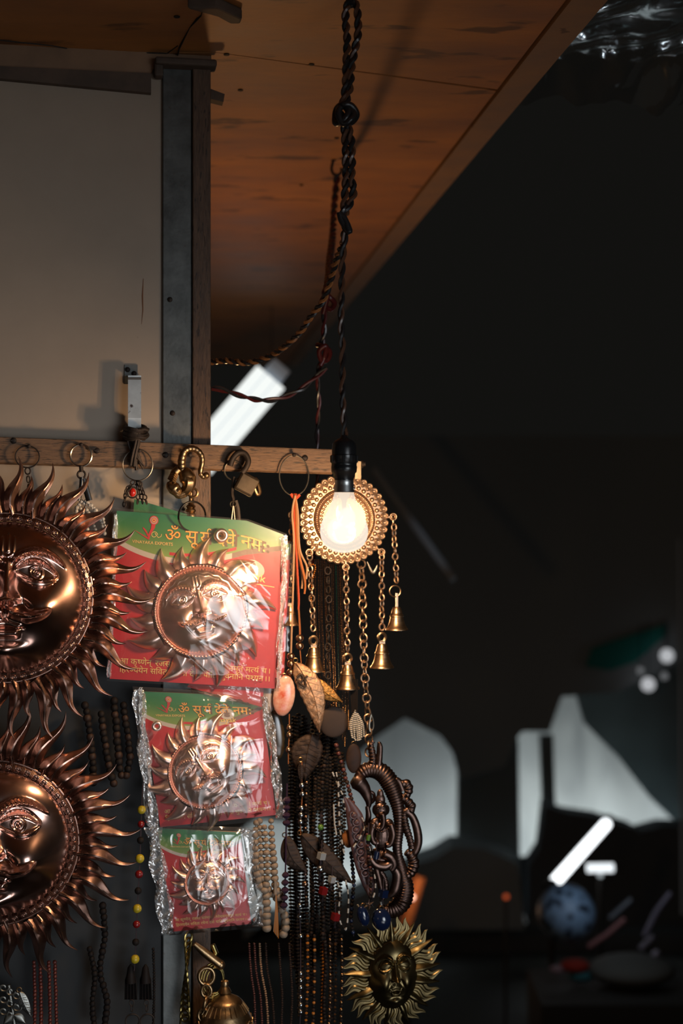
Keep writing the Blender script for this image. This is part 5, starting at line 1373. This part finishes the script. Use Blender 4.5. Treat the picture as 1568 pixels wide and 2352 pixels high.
# dark silver filigree at the bottom left corner
fg = thing('filigree_ornament', 'dull silver filigree ornament with leaf drops in the bottom left corner', 'ornament', W(30, 2352, .04))
SIL = pm('dull_silver', (.22, .22, .20), .4, 1, var=.4, vs=60)
rn = random.Random(13)
for k in range(8):
    mm = M(); x, y = 8 + (k % 3) * 15, 2268 + k * 9
    mm.tube(smoothpath(wp([(x + 12 * math.cos(a) * (1 - a / 9), y + 10 * math.sin(a) * (1 - a / 9)) for a in np.linspace(0, 6.5, 12)], .045), 3), .0014, 6); mm.build('scroll', SIL, fg)
mm = M(); mm.tube(smoothpath(wp([(20, 2262), (24, 2290), (30, 2330), (34, 2360)], .042), 5), .003, 8); mm.build('stem', SIL, fg)
for bx, by, tx, ty in ((32, 2330, 60, 2350), (30, 2330, 8, 2352)):
    b = W(bx, by, .045); t = W(tx, ty, .045); mm = M(); v = (t - b).normalized().cross(WN)
    mm.grid(lambda i, j: b + (t - b) * j + v * ((i * 2 - 1) * .006 * math.sin(PI * j ** .8)) + WN * (.002 * (1 - (i * 2 - 1) ** 2)), 6, 12); mm.build('leaf', SIL, fg)
leaf('small grey leaf drop beside the filigree ornament', (46, 2278), (72, 2334), 11, .045, SIL)

# brass curb chain and big bell at the bottom
GRB = pm('greenish_brass', (.34, .26, .09), .3, 1, var=.4, vs=50)
cc = thing('curb_chain', 'heavy greenish brass curb chain running down to the bottom edge', 'chain', W(424, 2360, .03))
mm = M(); chain(mm, smoothpath(wp([(433, 2146), (430, 2200), (426, 2280), (424, 2362)], .035), 8), .0080, .0060, .0017, tw=.18, start=.75, n=14); mm.build('links', GRB, cc)
bb = thing('engraved_bell', 'large engraved brass bell with toggle and rings, cut by the bottom edge', 'bell', W(515, 2352, .05))
mm = M(); mm.tube(wp([(446, 2168), (470, 2188), (506, 2216)], .06), [.0035, .0058, .0062], 12); mm.ball(W(506, 2216, .06), .0064, 12, 8); mm.build('toggle', BRASS, bb)
mm = M(); mm.ring(W(474, 2242, .058), 17 * px_, 4.6 * px_, 26, 9, nrm=WN, sz=1.1)
mm.build('ring', BRASS, bb)
for rr2, dx in ((30, 0), (25, 3), (34, -2)):
    mm = M(); mm.ring(W(490 + dx, 2252, .050), rr2 * px_, 2.2 * px_, 34, 8, nrm=WN + Vector((.3, 0, 0)), sx=.8, sz=1.15); mm.build('ring', GRB, bb)
mm = M(); mm.tube(wp([(488, 2170), (496, 2188), (484, 2210)], .056), .0035, 9); mm.build('swivel', GRB, bb)
c = W(516, 2290, .05)
mm = M(); mm.lathe([(r * px_, -z * px_) for r, z in ((0, -38), (8, -36), (10, -30), (8, -24), (12, -18), (15, -12), (12, -8), (18, -4), (26, 0), (34, 4), (40, 10), (41, 13), (46, 20), (54, 32), (55, 35), (60, 48), (68, 66), (69, 70), (74, 92), (80, 115), (84, 125), (80, 127), (0, 100))], c, 44)
for i in range(26):
    a = 2 * PI * i / 26; mm.tube([c + Vector((math.cos(a), math.sin(a), 0)) * (q * px_) - RZ * (z * px_) for q, z in ((41, 12), (47.5, 21), (54.5, 31))], .0007, 5)
for i in range(14):
    a = 2 * PI * i / 14; u = Vector((math.cos(a), math.sin(a), 0)); w2 = Vector((-math.sin(a), math.cos(a), 0))
    mm.tube([c + u * ((62.5 + 3 * s * 0 + 3.5 * (s - .5)) * px_) - RZ * ((50 + 5 * math.sin(9 * s)) * px_) + w2 * ((s - .5) * 26 * px_) for s in np.linspace(0, 1, 12)], .0009, 5)
mm.build('dome', BRASS, bb)
lk = M(); chain(lk, wp([(474, 2262), (474, 2290), (468, 2320), (462, 2360)], .06), .016, .0065, .0022, tw=1.5, n=16, k=8); lk.build('swivel_chain', BRASS, bb)
# ------------------------------------------------------------------ dark bronze plaque and maroon crescent
pq = thing('bronze_plaque', 'dark bronze openwork plaque of a seated elephant-headed figure under a ridged arch', 'plaque', W(885, 2095, .03))
def bt(pts, rs, d=.035, ribs=0, n=14, k=7, name='arch', mat=BRONZE, flat=.8, amp=.09):
    pp = smoothpath([W(p[0], p[1], p[2] if len(p) > 2 else d) for p in pts], k); m_ = len(pp)
    base = np.interp(np.linspace(0, 1, m_), np.linspace(0, 1, len(rs)), rs) * px_
    if ribs:
        pp = resample(pp, .0008); m_ = len(pp); base = np.interp(np.linspace(0, 1, m_), np.linspace(0, 1, len(rs)), rs) * px_
        base = base * (1 + amp * np.sin(np.arange(m_) * 2 * PI / (ribs)))
    mm = M(); mm.tube(pp, list(base), n, flat=flat); return mm.build(name, mat, pq)
# arch: bulb at the left, over the top, down the right side, round the foot
bt([(818, 1800), (824, 1782), (846, 1768), (872, 1772), (890, 1790), (904, 1820), (914, 1856), (916, 1900), (912, 1950), (922, 2000), (930, 2040), (918, 2078), (890, 2092), (868, 2080)], [4, 17, 21, 22, 19, 15, 12, 12, 11, 15, 20, 24, 20, 6], ribs=5, amp=.05, d=.032)
bt([(812, 1788), (822, 1796), (836, 1812), (846, 1838), (846, 1856)], [14, 20, 15, 9, 4], name='arch_tip')
bt([(850, 1768), (856, 1745), (852, 1712), (858, 1702)], [10, 9, 8, 4], name='crest', ribs=6)
bt([(866, 1770), (870, 1748), (872, 1715), (869, 1704)], [9, 8, 7, 3], name='crest')
bt([(852, 1836), (846, 1828), (850, 1820), (858, 1824), (858, 1838), (850, 1846)], [4, 4.5, 4.5, 4, 4, 3], name='curl')
bt([(843, 1852), (846, 1872), (844, 1900), (852, 1930)], [5, 7, 7, 5], name='side_scroll')
# right-hand loops
bt([(914, 1836), (908, 1812), (908, 1792), (916, 1796), (924, 1816)], [6, 8, 6, 8, 8], name='leaf_curl')
bt([(922, 1802), (932, 1800), (938, 1812), (934, 1826), (924, 1830)], [9, 11, 11, 9, 6], name='knob', ribs=7)
bt([(922, 1832), (934, 1840), (944, 1852), (940, 1862), (928, 1858)], [9, 11, 11, 10, 6], name='knob', ribs=7)
bt([(926, 1868), (934, 1864), (948, 1878), (958, 1908), (960, 1936), (952, 1958), (942, 1962)], [7, 9, 9, 10, 10, 9, 5], name='handle_loop')
bt([(926, 1868), (930, 1896), (940, 1924), (946, 1950)], [9, 10, 8, 8], name='handle_loop', ribs=6)
bt([(932, 1956), (944, 1966), (950, 1984), (944, 2004), (934, 2012)], [8, 12, 13, 12, 8], name='knob', ribs=7)
# seated figure: crown, head with trunk, arms, belly, legs in one continuous body
F_ = M()
def fb(x, y, rx, rz, d=.045, flat=.6): F_.ball(W(x, y, d), rz * px_, 16, 12, (rx / rz, flat * rx / rz, 1), Matrix.Rotation(YAW, 3, 'Z'))
fb(873, 1838, 12, 16); fb(873, 1824, 8, 12); fb(874, 1862, 17, 19, .047); fb(862, 1860, 8, 12, .043); fb(887, 1860, 8, 12, .043)
fb(876, 1920, 22, 34, .047, .7); fb(872, 1968, 30, 22, .044); fb(862, 1890, 13, 12, .046); fb(892, 1892, 12, 12, .046)
for pts, rs in ((((877, 1868), (880, 1882), (878, 1898), (870, 1906), (866, 1900)), (8, 7, 5.5, 4.5, 3)), (((858, 1890), (852, 1915), (858, 1934), (870, 1936)), (8, 8, 7, 6)), (((896, 1892), (902, 1916), (896, 1938), (886, 1942)), (8, 8, 7, 6)),
                (((850, 1972), (862, 1986), (884, 1990), (900, 1980)), (10, 11, 11, 8)), (((880, 1960), (896, 1968), (904, 1986), (896, 2000)), (11, 12, 10, 8)), (((862, 1990), (870, 2020), (876, 2048)), (9, 8, 6))):
    pp = smoothpath([W(x, y, .056) for x, y in pts], 6); F_.tube(pp, list(np.interp(np.linspace(0, 1, len(pp)), np.linspace(0, 1, len(rs)), rs) * px_), 12)
o = F_.build('figure', BRONZE, pq); rm = o.modifiers.new('remesh', 'REMESH'); rm.mode = 'VOXEL'; rm.voxel_size = .0009; rm.use_smooth_shade = True
F2 = M()
for s in (-1, 1): F2.ball(W(874 + s * 6, 1858, .058), 2.0 * px_, 8, 6); F2.tube(smoothpath([W(874 + s * 3, 1852, .058), W(874 + s * 8, 1849, .057), W(874 + s * 12, 1853, .055)], 4), .0009, 6)
F2.tube(smoothpath([W(862, 1846, .054), W(874, 1842, .058), W(886, 1846, .054)], 5), .0014, 7); F2.build('brow_band', BRONZE, pq)
F2 = M()
for k in range(9): F2.ball(W(860 + k * 4, 1902 + 9 * math.sin(PI * k / 8), .062), 2.2 * px_, 7, 5)
F2.build('bead_collar', BRONZE, pq)
bt([(850, 2004), (858, 1994), (872, 2000), (884, 2020), (886, 2050), (876, 2068)], [4, 6, 6, 7, 7, 4], name='foot_scroll', ribs=6)
bt([(900, 1990), (912, 2010), (906, 2044), (892, 2060)], [9, 12, 12, 6], name='foot_scroll', d=.044)
bt([(848, 1940), (850, 1960), (846, 1984), (854, 2010)], [5, 6, 6, 4], name='side_scroll', ribs=6)
# maroon crescent pendant
MRN = pm('maroon_carved_resin', (.085, .04, .04), .42, 0, var=.3, vs=40, bump=.2, bs=150)
cr_ = thing('maroon_crescent', 'long dark maroon carved crescent pendant left of the bronze plaque', 'pendant', W(850, 2050, .045))
pp = smoothpath([W(x, y, .048) for x, y in ((790, 1832), (800, 1860), (806, 1900), (812, 1940), (822, 1985), (836, 2025), (848, 2056))], 7)
mm = M(); mm.tube(pp, list(np.interp(range(len(pp)), [0, 8, 22, 36, len(pp) - 1], [4, 8, 8, 7, 3]) * px_), 12, flat=.7); mm.build('outer_edge', MRN, cr_)
pp = smoothpath([W(x, y, .046) for x, y in ((796, 1834), (816, 1868), (828, 1910), (838, 1960), (846, 2010), (850, 2054))], 7)
mm = M(); mm.tube(pp, list(np.interp(range(len(pp)), [0, 8, 22, 32, len(pp) - 1], [4, 14, 17, 12, 3]) * px_), 12, flat=.4)
for k in range(9):
    t = k / 9; x = 812 + 30 * t + 3 * math.sin(k * 2); y = 1872 + 150 * t; mm.ball(W(x, y, .053), (9 - 3 * t) * px_, 10, 7, (1, .5, .8)); mm.tube(smoothpath([W(x + 8 * math.cos(a), y + 8 * math.sin(a), .055) for a in np.linspace(0, 4.5, 6)], 3), .0009, 5)
mm.build('carved_panel', MRN, cr_)
mm = M(); mm.ball(W(800, 1926, .03), 20 * px_, 18, 12, (.8, .6, 1)); 
for k in range(7): mm.ring(W(800, 1926, .03), 20.5 * px_, .0006, 24, 5, nrm=RX * math.cos(k * .45) + WN * math.sin(k * .45), sx=.6)
mm.build('gourd_bead', pm('orange_brown_gourd', (.34, .13, .04), .4, 0, coat=.2), label='small ribbed orange-brown gourd bead behind the maroon crescent', cat='bead')
# ------------------------------------------------------------------ far end of the market lane
def poly(name, px, Y, th, mat, label, cat, **k):
    mm = M(); mm.slab([P(x, y, Y) for x, y in px], (0, th, 0)); return mm.build(name, mat, smooth=False, label=label, cat=cat, **k)
SHEET = bpy.data.materials.new('translucent_sheet'); SHEET.use_nodes = True; nt = SHEET.node_tree; N = nt.nodes
for n in list(N): N.remove(n)
tl = N.new('ShaderNodeBsdfTranslucent'); df = N.new('ShaderNodeBsdfDiffuse'); mx = N.new('ShaderNodeMixShader'); ou = N.new('ShaderNodeOutputMaterial')
nz = N.new('ShaderNodeTexNoise'); nz.inputs['Scale'].default_value = 2.2; cr = N.new('ShaderNodeValToRGB')
cr.color_ramp.elements[0].position = .35; cr.color_ramp.elements[0].color = (.55, .57, .57, 1); cr.color_ramp.elements[1].position = .6; cr.color_ramp.elements[1].color = (.8, .82, .80, 1)
nt.links.new(nz.outputs['Fac'], cr.inputs[0])
nt.links.new(cr.outputs[0], tl.inputs[0]); df.inputs[0].default_value = (.7, .72, .72, 1); mx.inputs[0].default_value = .3
nt.links.new(tl.outputs[0], mx.inputs[1]); nt.links.new(df.outputs[0], mx.inputs[2]); nt.links.new(mx.outputs[0], ou.inputs[0])
BLK = pm('dark_tarpaulin', (.36, .41, .44), .9); BLK2 = pm('dark_timber', (.20, .22, .22), .8)
def sheet(x0, x1, ytop, ybot, Y, label, amp=.05, ph=0):
    a, b = P(x0, ytop, Y), P(x1, ybot, Y)
    mm = M(); mm.grid(lambda u, v: (a.x + (b.x - a.x) * u, Y + amp * math.sin(u * 9 + v * 2 + ph) + amp * .5 * math.sin(u * 23 - v * 3), a.z + (b.z - a.z) * v), 60, 20)
    return mm.build('hanging_sheet', SHEET, label=label, cat='sheet')
sheet(470, 1150, 1600, 2140, 9.0, 'pale translucent sheet glowing with daylight behind the bronze plaque')
sheet(1150, 1720, 1480, 1960, 9.0, 'large pale translucent sheet with folds at the right edge', ph=2)
# second, doubled layer with a slanting lower edge
mm = M(); q = [P(x, y, 8.9) for x, y in ((1290, 1480), (1720, 1480), (1720, 1990), (1568, 1905), (1490, 1830), (1420, 1740), (1340, 1660))]; mm.slab(q, (0, .01, 0))
SH2 = SHEET.copy(); SH2.name = 'grey_green_sheet'
for n in SH2.node_tree.nodes:
    if n.type == 'VALTORGB': n.color_ramp.elements[0].color = (.20, .25, .26, 1); n.color_ramp.elements[1].color = (.34, .40, .41, 1)
mm.build('hanging_sheet', SH2, smooth=False, label='grey-green overlapping sheet with a slanting edge, upper right')
bpy.data.objects['hanging_sheet.002']['category'] = 'sheet'
# awning mass above, pillars, goods below
poly('awning', [(300, 1000), (1700, 1000), (1700, 1500), (1560, 1520), (1420, 1590), (1290, 1600), (1262, 1680), (1200, 1680), (1190, 1690), (1160, 1760), (1055, 1790), (1040, 1730), (1010, 1690), (930, 1650), (870, 1690), (790, 1760), (760, 1860), (680, 1890), (590, 1880), (480, 1960), (300, 1960)], 8.6, .1, BLK, 'dark sagging awning edge above the pale sheets', 'awning')
poly('timber_post', [(1052, 1780), (1190, 1700), (1196, 2116), (1050, 2116)], 8.74, .1, BLK2, 'broad dark pillar between the two pale sheets', 'pillar')
poly('timber_post', [(1240, 1690), (1270, 1690), (1284, 2116), (1256, 2116)], 8.76, .06, BLK2, 'narrow dark pillar left of the folded sheet', 'pillar')
poly('stall_umbrella', [(560, 2160), (610, 2120), (700, 2120), (960, 1984), (1000, 1970), (1040, 1945), (1110, 1950), (1190, 1985), (1205, 2135), (560, 2135)], 8.3, .3, BLK, 'dark umbrella and stall silhouettes behind the brass sun', 'umbrella')
poly('dark_canopy', [(1215, 1990), (1240, 1950), (1252, 1850), (1300, 1868), (1370, 1878), (1448, 1900), (1470, 1912), (1520, 1898), (1700, 1902), (1700, 2130), (1215, 2130)], 8.4, .2, pm('blue_black_canopy', (.13, .15, .17), .9), 'blue-black canopy top below the folded sheet', 'canopy')
# blank dark mass down to the ground
mm = M(); mm.slab([(-3.2, 8.72, 0), (6, 8.72, 0), (6, 8.72, P(0, 2118, 8.74).z), (-3.2, 8.72, P(0, 2118, 8.74).z)], (0, .18, 0)); mm.build('market_stall', pm('stall_paint', (.10, .095, .09), .9), smooth=False, label='black back of the far stalls across the bottom of the lane', cat='stall')
# far closing wall hides the daylight lamps' surroundings
TUBE = emit('lit_tube', (.93, .97, 1.0), 2.6)
tb = thing('tube_light', 'bright slanting white tube light at lower right', 'tube light', P(1332, 2045, 6))
mm = M(); a, b = P(1268, 2032, 6.0), P(1392, 1892, 6.6); mm.tube([a, b], .024, 12); mm.build('tube', TUBE, tb)
mm = M(); u = (b - a).normalized(); mm.tube([a - u * .05, a], .028, 12); mm.tube([b, b + u * .05], .028, 12); mm.build('end_caps', GREYM, tb)
t2 = thing('tube_light', 'short level white lamp with a small bulb under it, right of the slanting tube', 'tube light', P(1378, 2010, 6))
mm = M(); mm.tube([P(1348, 1994, 6.2), P(1408, 1993, 6.2)], .020, 12); mm.build('tube', emit('lit_tube_soft', (.9, .96, 1), 1.2), t2)
mm = M(); mm.ball(P(1378, 2010, 6.2), .012, 10, 7); mm.build('small_bulb', emit('dim_lamp', (.8, .9, .95), .5), t2)
# fixture behind the stall, seen through the gap above the rail
fx = thing('fluorescent_fixture', 'big blurred white slanting fluorescent fitting seen through the gap above the rail', 'fluorescent light', P(520, 1064, 4.2))
LIT = emit('lit_diffuser', (.94, .98, .95), 1.0)
a, b = P(452, 1064, 4.22), P(622, 866, 4.22); u = (b - a).normalized(); v = Vector((-u.z, 0, u.x)); a_fx, b_fx = a + u * .05, b
for s in (-1, 0, 1):
    mm = M(); mm.tube([a + v * (.036 * s), b + v * (.036 * s)], .017, 12); mm.build('tube', LIT, fx)
mm = M(); c0 = (a + b) / 2 + u * .02; mm.slab([a - v * .05 + Vector((0, .02, 0)), b + u * .05 - v * .03 + Vector((0, .02, 0)), b + u * .05 + v * .03 + Vector((0, .02, 0)), a + v * .05 + Vector((0, .02, 0))], (0, .03, 0))
mm.build('housing', pm('fixture_metal', (.45, .55, .68), .4, .3), fx, smooth=False)
# faint beams of the far roof
for x0, y0, Y0, x1, y1, Y1, r, lb in ((860, 1080, 5.5, 1040, 1330, 5.2, .016, 'grey pipe slanting down right behind the medallion, glinting at its lower end'),
                                   (1560, 1240, 7, 1568, 2100, 7, .01, 'thin dark pole at the right edge')):
    mm = M(); mm.tube([P(x0, y0, Y0), P(x1, y1, Y1)], r, 10); mm.build('roof_pole', pm('painted_pole', (.40, .45, .50), .5, .2), label=lb, cat='pole')
lamp('pipe_glint_spot', 'SPOT', P(1180, 1000, 4.2), 3.2, (.75, .88, 1), .03, None, P(985, 1250, 5.28), .25)  # added spot that only puts a glint on the grey pipe
# teal cloth and white lamps high on the right
mm = M(); q = [P(1345, 1530, 8.575), P(1360, 1490, 8.575), P(1440, 1462, 8.575), P(1530, 1434, 8.575), P(1528, 1460, 8.575), P(1460, 1520, 8.575), P(1400, 1540, 8.575)]; mm.slab(q, (0, .02, 0))
mm.build('teal_cloth', pm('teal_cloth', (.02, .30, .27), .8), smooth=False, label='teal cloth hanging under the far awning', cat='cloth')
for x, y, r, lb in ((1531, 1506, .042, 'brightest round white lantern high at right'), (1488, 1572, .042, 'lower round white lantern beside the dark pole'), (1470, 1540, .02, 'tiny white lantern left of the others'), (1525, 1553, .022, 'small grey lantern right of the others')):
    ln_ = thing('round_lantern', lb, 'lantern', P(x, y, 8.46))
    mm = M(); mm.ball(P(x, y, 8.46), r, 14, 10); mm.build('globe', emit('lantern_%d' % x, (.8, .82, .86), .55 if r > .03 else .16), ln_)
    mm = M(); mm.tube([P(x, 1430, 8.585), P(x, y, 8.46)], .003, 5); mm.build('string', DARK, ln_)
# blue perforated lampshade ball
BLUEB = pm('blue_dotted_shade', (.12, .22, .38), .5)
nt = BLUEB.node_tree; vo = nt.nodes.new('ShaderNodeTexVoronoi'); vo.inputs['Scale'].default_value = 26; tcn = nt.nodes.new('ShaderNodeTexCoord'); nt.links.new(tcn.outputs['Object'], vo.inputs['Vector'])
crn = nt.nodes.new('ShaderNodeValToRGB'); crn.color_ramp.elements[0].color = (.01, .015, .03, 1); crn.color_ramp.elements[1].color = (.22, .36, .58, 1); crn.color_ramp.elements[0].position = .25; crn.color_ramp.elements[1].position = .5
nt.links.new(vo.outputs['Distance'], crn.inputs[0]); nt.links.new(crn.outputs[0], nt.nodes['Principled BSDF'].inputs['Base Color'])
mm = M(); mm.ball(P(1300, 2098, 5.6), .115, 28, 20); mm.build('dotted_globe', BLUEB, label='round blue dotted globe under the slanting tube light', cat='globe')
lamp('tube_glow', 'POINT', P(1370, 1990, 5.25), .9, (.85, .94, 1), .05)
# small clutter, lit by the tubes
for pts, r, col, lb in (([(1350, 2175), (1395, 2145), (1435, 2110)], .012, (.30, .14, .16), 'pink-brown stick in the dark under the blue globe'), ([(1480, 2150), (1510, 2090), (1540, 2050)], .012, (.20, .20, .30), 'bluish rod near the right edge'),
                        ([(1470, 2180), (1500, 2150)], .012, (.20, .20, .28), 'short bluish rod below the long one'), ([(1400, 2110), (1450, 2065)], .012, (.12, .15, .2), 'faint grey rod right of the blue globe'), ([(1500, 2196), (1512, 2186)], .014, (.25, .25, .35), 'small pale bluish scrap at right')):
    mm = M(); mm.tube([P(x, y, 5.6) for x, y in pts], r, 8); mm.build('metal_rod', pm('rod_%d' % pts[0][0], col, .4, .2), label=lb, cat='rod')
for x, y, r, col, lb in ((1320, 2218, .045, (.30, .02, .01), 'dim red bundle in the dark stall at lower right'), (1334, 2240, .04, (.03, .16, .20), 'dim teal bundle beside the red one'), (1280, 2226, .025, (.3, .2, .24), 'dim pinkish bundle left of the red one')):
    mm = M(); mm.ball(P(x, y, 5.6), r, 14, 9, (1.3, 1, .6)); mm.build('cloth_bundle', pm('bundle_%d' % x, col, .8), label=lb, cat='bundle')
mm = M(); mm.ball(P(1450, 2228, 5.58), .13, 24, 14, (1.3, 1, .45)); mm.build('grey_sack', pm('grey_sack', (.11, .12, .12), .9), label='faint grey rounded sack at lower right', cat='sack')
mm = M(); mm.ball(P(1566, 2290, 6.5), .05, 12, 9, (.7, 1, 1.2)); mm.build('small_lamp', emit('edge_lamp', (.45, .62, .66), .45), label='pale bluish lamp cut by the right edge low down', cat='lamp')
mm = M(); mm.ball(P(1162, 2060, 6.5), .012, 10, 7); mm.build('indicator_lamp', emit('red_indicator', (1, .16, .05), .42), label='tiny dim red lamp in the dark middle distance', cat='lamp')
lamp('warm_lamp_light', 'POINT', P(955, 2055, 6.30), .9, (1, .55, .3), .02)
ol = thing('orange_lamp', 'orange lit post with a small warm lamp just right of the bronze plaque', 'lamp', P(945, 2120, 6.5))
mm = M(); mm.ball(P(946, 2061, 6.4), .012, 10, 7); mm.build('lamp', emit('warm_lamp', (1, .50, .33), 3.0), ol)
mm = M(); mm.tube([P(964, 2012, 6.5), P(926, 2140, 6.5)], .028, 12); mm.build('post', pm('orange_post', (.55, .20, .07), .7), ol)

# dark counter and stands that carry the far clutter
def stand(x, y, Y, parent, r=.012):
    t = P(x, y, Y); mm = M(); mm.tube([t, Vector((t.x, t.y + .02, 0))], r, 8); mm.build('stand', DARK, parent)
stand(1268, 2040, 6.05, tb); stand(1378, 2012, 6.25, t2); stand(930, 2130, 6.55, ol, .028)
z1 = P(0, 2262, 5.6).z; a = P(1225, 0, 5.6).x; b = P(1700, 0, 5.6).x
mm = M(); mm.box(((a + b) / 2, 5.58, z1 / 2), (b - a, .42, z1)); mm.build('market_counter', pm('counter_paint', (.035, .035, .035), .8), smooth=False, label='dark counter carrying the bundles and the sack at lower right', cat='counter')
mm = M(); t = P(1162, 2062, 6.5); mm.tube([t, Vector((t.x, t.y + .02, 0))], .008, 8); mm.build('lamp_pole', DARK, label='dark thin pole carrying the tiny red lamp', cat='pole')
for q in (a_fx, b_fx):
    mm = M(); mm.tube([q + Vector((0, .03, 0)), Vector((q.x, q.y + .03, CZ))], .0015, 6); mm.build('suspension_wire', IRON, fx)
